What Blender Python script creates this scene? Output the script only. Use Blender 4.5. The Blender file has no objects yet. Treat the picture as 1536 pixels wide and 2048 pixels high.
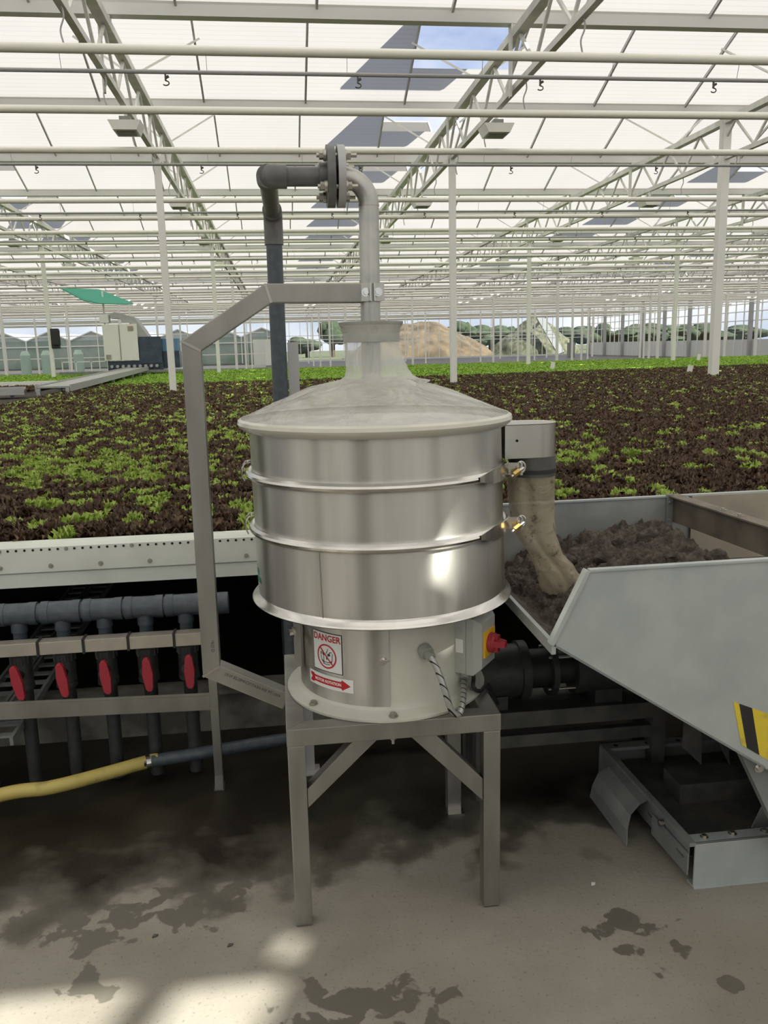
import bpy, math, random
import numpy as np
from mathutils import Vector, Matrix, noise as mnoise

random.seed(7)
rng = np.random.default_rng(7)
sc = bpy.context.scene
COL = sc.collection
PI = math.pi

# ------------------------------------------------------------------ camera
FPX, HC = 1680.0, 1.6
yaw, pitch, roll = math.atan(203 / FPX), math.atan(332 / FPX), -0.0235
Fv = Vector((math.sin(yaw) * math.cos(pitch), math.cos(yaw) * math.cos(pitch), -math.sin(pitch)))
R0 = Vector((math.cos(yaw), -math.sin(yaw), 0)); U0 = R0.cross(Fv)
Rv = R0 * math.cos(roll) + U0 * math.sin(roll); Uv = -R0 * math.sin(roll) + U0 * math.cos(roll)
cd = bpy.data.cameras.new('camera'); cam = bpy.data.objects.new('camera', cd); COL.objects.link(cam)
cd.sensor_fit = 'VERTICAL'; cd.sensor_height = 36.0; cd.lens = FPX / 2048 * 36.0
cd.clip_start = 0.05; cd.clip_end = 600
M = Matrix((Rv, Uv, -Fv)).transposed().to_4x4(); M.translation = Vector((0, 0, HC)); cam.matrix_world = M
sc.camera = cam

def px(p):                      # only used to choose which lettuces are in view
    d = Vector(p) - Vector((0, 0, HC)); z = d.dot(Fv)
    return 768 + FPX * d.dot(Rv) / z, 1024 - FPX * d.dot(Uv) / z

# ------------------------------------------------------------------ light
sc.view_settings.view_transform = 'Standard'; sc.view_settings.look = 'None'
sc.view_settings.exposure = 0.15; sc.view_settings.gamma = 1.0; sc.view_settings.use_curve_mapping = False
sc.cycles.max_bounces = 8; sc.cycles.diffuse_bounces = 4; sc.cycles.glossy_bounces = 4
sc.cycles.transmission_bounces = 6; sc.cycles.transparent_max_bounces = 24
sc.cycles.sample_clamp_indirect = 6.0; sc.cycles.use_denoising = True
sc.cycles.caustics_reflective = False; sc.cycles.caustics_refractive = False

SUN = Vector((0.59, -0.41, 0.70)).normalized()          # towards the sun: behind the camera and to the right
sl = bpy.data.lights.new('sun', 'SUN'); so = bpy.data.objects.new('sun', sl); COL.objects.link(so)
sl.energy = 13.0; sl.angle = math.radians(0.55); sl.color = (1.0, 0.95, 0.86)
so.rotation_euler = SUN.to_track_quat('Z', 'Y').to_euler(); so.location = (5, -6, 20)

W = bpy.data.worlds.new('sky'); sc.world = W; W.use_nodes = True
nt = W.node_tree; N = nt.nodes; L = nt.links; N.clear()
tc = N.new('ShaderNodeTexCoord'); sep = N.new('ShaderNodeSeparateXYZ'); L.new(tc.outputs['Generated'], sep.inputs[0])
cr = N.new('ShaderNodeValToRGB'); L.new(sep.outputs['Z'], cr.inputs[0])
cr.color_ramp.elements[0].position = 0.0; cr.color_ramp.elements[0].color = (0.46, 0.56, 0.74, 1)
cr.color_ramp.elements[1].position = 0.5; cr.color_ramp.elements[1].color = (0.17, 0.29, 0.62, 1)
e = cr.color_ramp.elements.new(0.12); e.color = (0.42, 0.54, 0.76, 1)
mp = N.new('ShaderNodeMapping'); mp.inputs['Scale'].default_value = (1, 1, 2.4); L.new(tc.outputs['Generated'], mp.inputs[0])
nz = N.new('ShaderNodeTexNoise'); nz.inputs['Scale'].default_value = 4.0; nz.inputs['Detail'].default_value = 6; L.new(mp.outputs[0], nz.inputs[0])
c2 = N.new('ShaderNodeValToRGB'); c2.color_ramp.elements[0].position = 0.34; c2.color_ramp.elements[1].position = 0.70; L.new(nz.outputs[0], c2.inputs[0])
mx = N.new('ShaderNodeMixRGB'); L.new(c2.outputs[0], mx.inputs[0]); L.new(cr.outputs[0], mx.inputs[1]); mx.inputs[2].default_value = (1.25, 1.22, 1.18, 1)
bg = N.new('ShaderNodeBackground'); bg.inputs['Strength'].default_value = 1.0; L.new(mx.outputs[0], bg.inputs[0])
wo = N.new('ShaderNodeOutputWorld'); L.new(bg.outputs[0], wo.inputs[0])

# ------------------------------------------------------------------ materials
def mat(name, col, rough=0.5, metal=0.0, col2=None, scale=20, lo=0.4, hi=0.6, bump=0.0, bscale=None, stretch=(1, 1, 1),
        aniso=0.0, detail=5, spec=0.5, coat=0.0, rough2=None, trans=0.0):
    m = bpy.data.materials.new(name); m.use_nodes = True
    t = m.node_tree; n = t.nodes; l = t.links; b = n['Principled BSDF']
    b.inputs['Base Color'].default_value = (*col, 1); b.inputs['Roughness'].default_value = rough
    b.inputs['Metallic'].default_value = metal; b.inputs['Specular IOR Level'].default_value = spec
    if aniso: b.inputs['Anisotropic'].default_value = aniso
    if coat: b.inputs['Coat Weight'].default_value = coat
    if col2 is not None or bump:
        co = n.new('ShaderNodeTexCoord'); ma = n.new('ShaderNodeMapping'); ma.inputs['Scale'].default_value = stretch
        l.new(co.outputs['Object'], ma.inputs[0])
    if col2 is not None:
        no = n.new('ShaderNodeTexNoise'); no.inputs['Scale'].default_value = scale; no.inputs['Detail'].default_value = detail
        l.new(ma.outputs[0], no.inputs[0])
        r = n.new('ShaderNodeValToRGB'); r.color_ramp.elements[0].position = lo; r.color_ramp.elements[1].position = hi
        r.color_ramp.elements[0].color = (*col, 1); r.color_ramp.elements[1].color = (*col2, 1)
        l.new(no.outputs[0], r.inputs[0]); l.new(r.outputs[0], b.inputs['Base Color'])
        if rough2 is not None:
            mr = n.new('ShaderNodeMapRange'); mr.inputs[1].default_value = lo; mr.inputs[2].default_value = hi
            mr.inputs[3].default_value = rough; mr.inputs[4].default_value = rough2
            l.new(no.outputs[0], mr.inputs[0]); l.new(mr.outputs[0], b.inputs['Roughness'])
    if bump:
        nb = n.new('ShaderNodeTexNoise'); nb.inputs['Scale'].default_value = bscale or scale; nb.inputs['Detail'].default_value = 6
        l.new(ma.outputs[0], nb.inputs[0])
        bu = n.new('ShaderNodeBump'); bu.inputs['Strength'].default_value = bump; bu.inputs['Distance'].default_value = 0.01
        l.new(nb.outputs[0], bu.inputs['Height']); l.new(bu.outputs[0], b.inputs['Normal'])
    return m

def leafmat(name, c1, c2, c3):
    m = bpy.data.materials.new(name); m.use_nodes = True
    t = m.node_tree; n = t.nodes; l = t.links; b = n['Principled BSDF']
    ge = n.new('ShaderNodeNewGeometry'); no = n.new('ShaderNodeTexNoise'); no.inputs['Scale'].default_value = 28; no.inputs['Detail'].default_value = 4
    l.new(ge.outputs['Position'], no.inputs[0])
    r = n.new('ShaderNodeValToRGB'); r.color_ramp.elements[0].position = 0.33; r.color_ramp.elements[1].position = 0.7
    r.color_ramp.elements[0].color = (*c1, 1); r.color_ramp.elements[1].color = (*c3, 1); e = r.color_ramp.elements.new(0.52); e.color = (*c2, 1)
    l.new(no.outputs[0], r.inputs[0]); l.new(r.outputs[0], b.inputs['Base Color'])
    b.inputs['Roughness'].default_value = 0.55; b.inputs['Specular IOR Level'].default_value = 0.3
    tr = n.new('ShaderNodeBsdfTranslucent'); l.new(r.outputs[0], tr.inputs[0])
    ms = n.new('ShaderNodeMixShader'); ms.inputs[0].default_value = 0.28
    l.new(b.outputs[0], ms.inputs[1]); l.new(tr.outputs[0], ms.inputs[2]); l.new(ms.outputs[0], n['Material Output'].inputs[0])
    return m

def clear(name, col=(0.9, 0.95, 0.93), mixg=0.08, diff=0.0, dcol=(0.8, 0.8, 0.8), rough=0.05):
    """clear or milky pane: transparent + a little gloss (+ diffuse haze of the pane itself)"""
    m = bpy.data.materials.new(name); m.use_nodes = True
    t = m.node_tree; n = t.nodes; l = t.links; n.remove(n['Principled BSDF']); o = n['Material Output']
    a = n.new('ShaderNodeBsdfTransparent'); a.inputs[0].default_value = (*col, 1)
    g = n.new('ShaderNodeBsdfGlossy'); g.inputs['Roughness'].default_value = rough
    s = n.new('ShaderNodeMixShader'); s.inputs[0].default_value = mixg; l.new(a.outputs[0], s.inputs[1]); l.new(g.outputs[0], s.inputs[2])
    if diff:
        d = n.new('ShaderNodeBsdfDiffuse'); d.inputs[0].default_value = (*dcol, 1)
        s2 = n.new('ShaderNodeMixShader'); s2.inputs[0].default_value = diff; l.new(s.outputs[0], s2.inputs[1]); l.new(d.outputs[0], s2.inputs[2]); s = s2
    l.new(s.outputs[0], o.inputs[0]); return m

m_steel = mat('stainless_steel', (0.50, 0.49, 0.45), 0.30, 1.0, (0.58, 0.57, 0.53), 9, 0.3, 0.7, stretch=(1, 1, 0.12), rough2=0.38, bump=0.02, bscale=60)
def drumsteel():
    m = bpy.data.materials.new('rolled_drum_steel'); m.use_nodes = True
    t = m.node_tree; n = t.nodes; l = t.links; b = n['Principled BSDF']
    b.inputs['Metallic'].default_value = 1; b.inputs['Roughness'].default_value = 0.36; b.inputs['Anisotropic'].default_value = 0.92; b.inputs['Anisotropic Rotation'].default_value = 0.25
    tg = n.new('ShaderNodeTangent'); tg.direction_type = 'RADIAL'; tg.axis = 'Z'; l.new(tg.outputs[0], b.inputs['Tangent'])
    co = n.new('ShaderNodeTexCoord'); ma = n.new('ShaderNodeMapping'); ma.inputs['Scale'].default_value = (1, 1, 0.08); l.new(co.outputs['Object'], ma.inputs[0])
    no = n.new('ShaderNodeTexNoise'); no.inputs['Scale'].default_value = 16; no.inputs['Detail'].default_value = 5; l.new(ma.outputs[0], no.inputs[0])
    r = n.new('ShaderNodeValToRGB'); r.color_ramp.elements[0].position = 0.3; r.color_ramp.elements[1].position = 0.7
    r.color_ramp.elements[0].color = (0.50, 0.49, 0.45, 1); r.color_ramp.elements[1].color = (0.64, 0.63, 0.58, 1); l.new(no.outputs[0], r.inputs[0]); l.new(r.outputs[0], b.inputs['Base Color'])
    return m
m_drum = drumsteel()
m_tube = mat('brushed_square_tube', (0.28, 0.275, 0.25), 0.42, 0.9, (0.37, 0.365, 0.335), 14, 0.3, 0.7, stretch=(1, 1, 0.3), rough2=0.5)
m_bright = mat('bright_steel', (0.68, 0.67, 0.64), 0.22, 1.0, (0.56, 0.55, 0.52), 12, 0.35, 0.7)
m_bolt = mat('bolt_steel', (0.45, 0.43, 0.38), 0.4, 1.0)
m_pvc = mat('grey_pvc', (0.105, 0.108, 0.105), 0.42, 0, (0.135, 0.137, 0.13), 30)
m_pvcblue = mat('blue_grey_pvc', (0.055, 0.07, 0.085), 0.45, 0, (0.085, 0.10, 0.115), 40, 0.4, 0.7)
m_pvcblk = mat('dark_plastic', (0.03, 0.032, 0.034), 0.5, 0, (0.045, 0.046, 0.046), 30)
m_cream = mat('cream_paint', (0.60, 0.60, 0.52), 0.42, 0, (0.54, 0.53, 0.44), 10, 0.45, 0.75, coat=0.15)
m_rail = mat('white_powder_coat', (0.70, 0.73, 0.66), 0.5, 0, (0.60, 0.62, 0.55), 6, 0.45, 0.8)
m_white = mat('white_paint', (0.82, 0.82, 0.77), 0.45)
m_trusspaint = mat('greenhouse_galvanised_white', (0.76, 0.76, 0.71), 0.5, 0.0, (0.66, 0.66, 0.62), 5)
m_gutter = mat('aluminium_gutter', (0.80, 0.80, 0.78), 0.5, 0.0)
m_bar = mat('aluminium_glazing_bar', (0.58, 0.58, 0.58), 0.5, 0.0)
m_pipe = mat('cream_heating_pipe', (0.88, 0.87, 0.78), 0.45)
m_galv = mat('galvanised_sheet', (0.42, 0.46, 0.45), 0.5, 0.35, (0.52, 0.56, 0.55), 7, 0.35, 0.7, rough2=0.42, detail=8)
m_galvd = mat('dull_galvanised', (0.22, 0.235, 0.23), 0.55, 0.3, (0.30, 0.31, 0.30), 9, 0.35, 0.7)
m_darkst = mat('dark_dirty_steel', (0.085, 0.088, 0.083), 0.55, 0.4, (0.13, 0.125, 0.11), 12)
m_brown = mat('dirty_brown_board', (0.20, 0.17, 0.13), 0.6, 0.2, (0.12, 0.10, 0.08), 9, 0.4, 0.65, bump=0.2)
m_tan = mat('dusty_tan_sheet', (0.40, 0.36, 0.28), 0.6, 0.2, (0.34, 0.30, 0.24), 6)
m_soil = mat('brown_peat_soil', (0.045, 0.036, 0.029), 0.95, 0, (0.135, 0.112, 0.095), 28, 0.35, 0.7, bump=1.0, bscale=90, detail=9)
m_yel = mat('yellow_hose', (0.52, 0.42, 0.12), 0.5, 0, (0.26, 0.21, 0.08), 16, 0.56, 0.8)
m_red = mat('red_plastic', (0.36, 0.025, 0.04), 0.45)
m_yplate = mat('yellow_plate', (0.85, 0.50, 0.03), 0.4)
m_box = mat('grey_switch_box_plastic', (0.42, 0.43, 0.40), 0.45)
m_sign = mat('white_sticker', (0.80, 0.81, 0.79), 0.35)
m_ink = mat('black_ink', (0.02, 0.02, 0.02), 0.5)
m_redink = mat('red_ink', (0.52, 0.02, 0.03), 0.4)
m_whink = mat('white_ink', (0.85, 0.85, 0.82), 0.4)
m_brass = mat('brass_fitting', (0.62, 0.42, 0.15), 0.35, 1.0)
m_blk = mat('black_rubber', (0.02, 0.02, 0.02), 0.55)
m_hole = mat('dark_hole', (0.01, 0.01, 0.01), 0.9)
m_tapey = mat('yellow_tape', (0.72, 0.55, 0.04), 0.5, 0, (0.45, 0.36, 0.08), 20, 0.5, 0.75)
m_darkglass = mat('dark_blue_machine_panel', (0.03, 0.05, 0.08), 0.25, 0, (0.05, 0.075, 0.10), 4)
m_green = mat('green_tarpaulin', (0.06, 0.36, 0.25), 0.6)
m_lgrey = mat('light_grey_metal', (0.42, 0.42, 0.42), 0.5, 0.2)
m_soilf = mat('dark_plug_soil', (0.035, 0.028, 0.02), 0.95, 0, (0.06, 0.05, 0.035), 30, bump=0.5)
m_chan = mat('channel_plastic', (0.50, 0.50, 0.46), 0.5, 0, (0.35, 0.34, 0.29), 12, 0.45, 0.75)
m_lred = leafmat('red_lettuce_leaf', (0.045, 0.024, 0.016), (0.105, 0.062, 0.040), (0.24, 0.17, 0.10))
m_lgreen = leafmat('green_lettuce_leaf', (0.24, 0.36, 0.05), (0.42, 0.56, 0.11), (0.60, 0.70, 0.24))
m_lyoung = leafmat('bright_young_lettuce_leaf', (0.22, 0.40, 0.04), (0.31, 0.53, 0.06), (0.40, 0.62, 0.10))
m_tree = mat('tree_foliage', (0.018, 0.032, 0.014), 0.9, 0, (0.045, 0.068, 0.032), 1.2, 0.35, 0.7, bump=1.0, bscale=2)
m_bark = mat('bark', (0.08, 0.06, 0.04), 0.9)
m_grass = mat('outdoor_grass', (0.06, 0.08, 0.035), 0.9, 0, (0.10, 0.11, 0.055), 0.1)
m_compost = mat('brown_compost', (0.13, 0.095, 0.055), 0.95, 0, (0.06, 0.045, 0.026), 0.6, 0.4, 0.62, bump=1.0, bscale=1.5, detail=9)
m_greenheap = mat('green_waste', (0.125, 0.125, 0.075), 0.95, 0, (0.045, 0.055, 0.028), 1.8, 0.4, 0.6, bump=1.0, bscale=3, detail=9)
m_glass = clear('window_glass', (0.92, 0.95, 0.95), 0.06)
m_wpanel = mat('white_wall_panel', (0.62, 0.64, 0.64), 0.6)
m_nglass = mat('neighbour_greenhouse_glass', (0.20, 0.27, 0.22), 0.25, 0, (0.30, 0.36, 0.32), 0.4)
def filmmat():
    m = bpy.data.materials.new('clear_plastic_film'); m.use_nodes = True
    t = m.node_tree; n = t.nodes; l = t.links; b = n['Principled BSDF']; o = n['Material Output']
    b.inputs['Base Color'].default_value = (0.92, 0.92, 0.87, 1); b.inputs['Roughness'].default_value = 0.12; b.inputs['Specular IOR Level'].default_value = 0.9
    b.inputs['Coat Weight'].default_value = 1.0; b.inputs['Coat Roughness'].default_value = 0.05; b.inputs['Coat IOR'].default_value = 1.8
    co = n.new('ShaderNodeTexCoord'); no = n.new('ShaderNodeTexNoise'); no.inputs['Scale'].default_value = 11; no.inputs['Detail'].default_value = 5; no.inputs['Distortion'].default_value = 1.2
    ma = n.new('ShaderNodeMapping'); ma.inputs['Scale'].default_value = (1, 1, 0.5); l.new(co.outputs['Object'], ma.inputs[0]); l.new(ma.outputs[0], no.inputs[0])
    bu = n.new('ShaderNodeBump'); bu.inputs['Strength'].default_value = 0.9; bu.inputs['Distance'].default_value = 0.03; l.new(no.outputs[0], bu.inputs['Height']); l.new(bu.outputs[0], b.inputs['Normal'])
    tl = n.new('ShaderNodeBsdfTranslucent'); tl.inputs[0].default_value = (0.95, 0.95, 0.90, 1)
    s1 = n.new('ShaderNodeMixShader'); s1.inputs[0].default_value = 0.45; l.new(b.outputs[0], s1.inputs[1]); l.new(tl.outputs[0], s1.inputs[2])
    tp = n.new('ShaderNodeBsdfTransparent'); s2 = n.new('ShaderNodeMixShader'); s2.inputs[0].default_value = 0.54
    l.new(s1.outputs[0], s2.inputs[1]); l.new(tp.outputs[0], s2.inputs[2]); l.new(s2.outputs[0], o.inputs[0]); return m
m_film = filmmat()

def dirty_sleeve():
    m = bpy.data.materials.new('dirty_clear_sleeve'); m.use_nodes = True
    t = m.node_tree; n = t.nodes; l = t.links; b = n['Principled BSDF']; o = n['Material Output']
    co = n.new('ShaderNodeTexCoord'); no = n.new('ShaderNodeTexNoise'); no.inputs['Scale'].default_value = 26; no.inputs['Detail'].default_value = 10; no.inputs['Roughness'].default_value = 0.72
    l.new(co.outputs['Object'], no.inputs[0])
    nb = n.new('ShaderNodeTexNoise'); nb.inputs['Scale'].default_value = 9; nb.inputs['Detail'].default_value = 3; nb.inputs['Distortion'].default_value = 1.0; l.new(co.outputs['Object'], nb.inputs[0])
    bu = n.new('ShaderNodeBump'); bu.inputs['Strength'].default_value = 0.7; bu.inputs['Distance'].default_value = 0.03; l.new(nb.outputs[0], bu.inputs['Height']); l.new(bu.outputs[0], b.inputs['Normal']); b.inputs['Coat Weight'].default_value = 0.5
    r = n.new('ShaderNodeValToRGB'); r.color_ramp.elements[0].position = 0.56; r.color_ramp.elements[1].position = 0.66
    r.color_ramp.elements[0].color = (0.56, 0.49, 0.37, 1); r.color_ramp.elements[1].color = (0.16, 0.12, 0.08, 1)
    l.new(no.outputs[0], r.inputs[0]); l.new(r.outputs[0], b.inputs['Base Color']); b.inputs['Roughness'].default_value = 0.25
    tl = n.new('ShaderNodeBsdfTranslucent'); l.new(r.outputs[0], tl.inputs[0])
    s = n.new('ShaderNodeMixShader'); s.inputs[0].default_value = 0.35; l.new(b.outputs[0], s.inputs[1]); l.new(tl.outputs[0], s.inputs[2])
    tp = n.new('ShaderNodeBsdfTransparent'); s2 = n.new('ShaderNodeMixShader'); s2.inputs[0].default_value = 0.30
    l.new(s.outputs[0], s2.inputs[1]); l.new(tp.outputs[0], s2.inputs[2]); l.new(s2.outputs[0], o.inputs[0])
    return m
m_sleeve = dirty_sleeve()

def roofmat():
    """diffusing roof glazing: lets the light through scattered; fine ribs along the pane"""
    m = bpy.data.materials.new('diffusing_roof_glazing'); m.use_nodes = True
    t = m.node_tree; n = t.nodes; l = t.links; n.remove(n['Principled BSDF']); o = n['Material Output']
    co = n.new('ShaderNodeTexCoord'); sp = n.new('ShaderNodeSeparateXYZ'); l.new(co.outputs['Object'], sp.inputs[0])
    mu = n.new('ShaderNodeMath'); mu.operation = 'MULTIPLY'; mu.inputs[1].default_value = 1 / 0.085; l.new(sp.outputs['Y'], mu.inputs[0])
    fr = n.new('ShaderNodeMath'); fr.operation = 'FRACT'; l.new(mu.outputs[0], fr.inputs[0])
    r = n.new('ShaderNodeValToRGB'); r.color_ramp.elements[0].position = 0.86; r.color_ramp.elements[1].position = 0.93
    r.color_ramp.elements[0].color = (0.355, 0.35, 0.333, 1); r.color_ramp.elements[1].color = (0.31, 0.306, 0.292, 1); l.new(fr.outputs[0], r.inputs[0])
    no = n.new('ShaderNodeTexNoise'); no.inputs['Scale'].default_value = 0.7; l.new(co.outputs['Object'], no.inputs[0])
    mr = n.new('ShaderNodeMapRange'); mr.inputs[3].default_value = 0.93; mr.inputs[4].default_value = 1.05; l.new(no.outputs[0], mr.inputs[0])
    mm = n.new('ShaderNodeMixRGB'); mm.blend_type = 'MULTIPLY'; mm.inputs[0].default_value = 1; l.new(r.outputs[0], mm.inputs[1]); l.new(mr.outputs[0], mm.inputs[2])
    tl = n.new('ShaderNodeBsdfTranslucent'); l.new(mm.outputs[0], tl.inputs[0])
    d = n.new('ShaderNodeBsdfDiffuse'); d.inputs[0].default_value = (0.7, 0.7, 0.68, 1)
    s = n.new('ShaderNodeMixShader'); s.inputs[0].default_value = 0.12; l.new(tl.outputs[0], s.inputs[1]); l.new(d.outputs[0], s.inputs[2])
    l.new(s.outputs[0], o.inputs[0]); return m
m_roof = roofmat()

def floormat():
    m = bpy.data.materials.new('worn_concrete'); m.use_nodes = True
    t = m.node_tree; n = t.nodes; l = t.links; b = n['Principled BSDF']
    ge = n.new('ShaderNodeNewGeometry'); sp = n.new('ShaderNodeSeparateXYZ'); l.new(ge.outputs['Position'], sp.inputs[0])
    def noi(s, d=6, dist=0.0):
        k = n.new('ShaderNodeTexNoise'); k.inputs['Scale'].default_value = s; k.inputs['Detail'].default_value = d
        k.inputs['Distortion'].default_value = dist; l.new(ge.outputs['Position'], k.inputs[0]); return k.outputs[0]
    def ma(op, a, bb, c=None):
        k = n.new('ShaderNodeMath'); k.operation = op
        for i, v in enumerate((a, bb, c)):
            if v is None: continue
            if isinstance(v, (int, float)): k.inputs[i].default_value = v
            else: l.new(v, k.inputs[i])
        return k.outputs[0]
    def ramp(v, p0, p1, c0, c1):
        k = n.new('ShaderNodeValToRGB'); k.color_ramp.elements[0].position = p0; k.color_ramp.elements[1].position = p1
        k.color_ramp.elements[0].color = (*c0, 1); k.color_ramp.elements[1].color = (*c1, 1); l.new(v, k.inputs[0]); return k.outputs[0]
    base = ramp(noi(2.2, 8), 0.35, 0.68, (0.235, 0.215, 0.178), (0.325, 0.305, 0.262))
    fine = ramp(noi(95, 3), 0.60, 0.72, (1, 1, 1), (0.72, 0.70, 0.66))
    mul = n.new('ShaderNodeMixRGB'); mul.blend_type = 'MULTIPLY'; mul.inputs[0].default_value = 1; l.new(base, mul.inputs[1]); l.new(fine, mul.inputs[2])
    # wet and grimy ground towards the bench, shade under the machine painted in too
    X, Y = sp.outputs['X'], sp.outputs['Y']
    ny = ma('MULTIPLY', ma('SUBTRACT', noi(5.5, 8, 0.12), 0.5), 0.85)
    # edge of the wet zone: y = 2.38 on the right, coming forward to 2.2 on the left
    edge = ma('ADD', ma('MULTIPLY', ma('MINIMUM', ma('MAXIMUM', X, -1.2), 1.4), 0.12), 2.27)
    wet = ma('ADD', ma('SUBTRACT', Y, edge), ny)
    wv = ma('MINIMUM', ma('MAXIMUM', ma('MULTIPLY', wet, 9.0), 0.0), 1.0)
    wet_shade = ma('MINIMUM', ma('MAXIMUM', ma('MULTIPLY', ma('SUBTRACT', wet, 0.06), 3.4), 0.0), 1.0)
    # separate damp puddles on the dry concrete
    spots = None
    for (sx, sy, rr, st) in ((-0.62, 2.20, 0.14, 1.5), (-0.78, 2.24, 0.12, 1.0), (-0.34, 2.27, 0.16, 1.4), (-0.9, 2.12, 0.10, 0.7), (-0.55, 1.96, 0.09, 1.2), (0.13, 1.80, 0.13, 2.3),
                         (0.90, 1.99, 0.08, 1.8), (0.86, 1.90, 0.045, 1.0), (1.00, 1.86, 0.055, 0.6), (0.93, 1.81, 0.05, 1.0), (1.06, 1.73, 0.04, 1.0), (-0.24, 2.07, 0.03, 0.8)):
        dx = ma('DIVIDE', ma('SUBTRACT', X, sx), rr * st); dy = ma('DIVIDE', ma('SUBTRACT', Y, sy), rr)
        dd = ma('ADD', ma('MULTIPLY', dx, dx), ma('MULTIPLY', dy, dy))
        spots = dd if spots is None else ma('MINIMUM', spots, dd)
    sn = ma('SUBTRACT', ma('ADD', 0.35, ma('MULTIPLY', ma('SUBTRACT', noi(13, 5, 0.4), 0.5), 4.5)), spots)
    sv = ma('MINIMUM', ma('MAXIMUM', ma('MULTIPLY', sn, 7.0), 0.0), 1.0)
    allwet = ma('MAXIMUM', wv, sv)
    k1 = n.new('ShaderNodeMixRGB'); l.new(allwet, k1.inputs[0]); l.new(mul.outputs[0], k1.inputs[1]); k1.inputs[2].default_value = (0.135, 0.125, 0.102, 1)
    k2 = n.new('ShaderNodeMixRGB'); l.new(wet_shade, k2.inputs[0]); l.new(k1.outputs[0], k2.inputs[1])
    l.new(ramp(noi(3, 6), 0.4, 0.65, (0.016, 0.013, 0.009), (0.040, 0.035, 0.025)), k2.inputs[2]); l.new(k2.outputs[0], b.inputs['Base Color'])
    mr = n.new('ShaderNodeMapRange'); b.inputs['Specular IOR Level'].default_value = 0.3; mr.inputs[3].default_value = 0.75; mr.inputs[4].default_value = 0.42; l.new(allwet, mr.inputs[0]); l.new(mr.outputs[0], b.inputs['Roughness'])
    bu = n.new('ShaderNodeBump'); bu.inputs['Strength'].default_value = 0.12; bu.inputs['Distance'].default_value = 0.01; l.new(noi(60, 6), bu.inputs['Height']); l.new(bu.outputs[0], b.inputs['Normal'])
    return m
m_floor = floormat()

# ------------------------------------------------------------------ mesh helpers
WO = {}                                   # world origin of every object that is a parent

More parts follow.
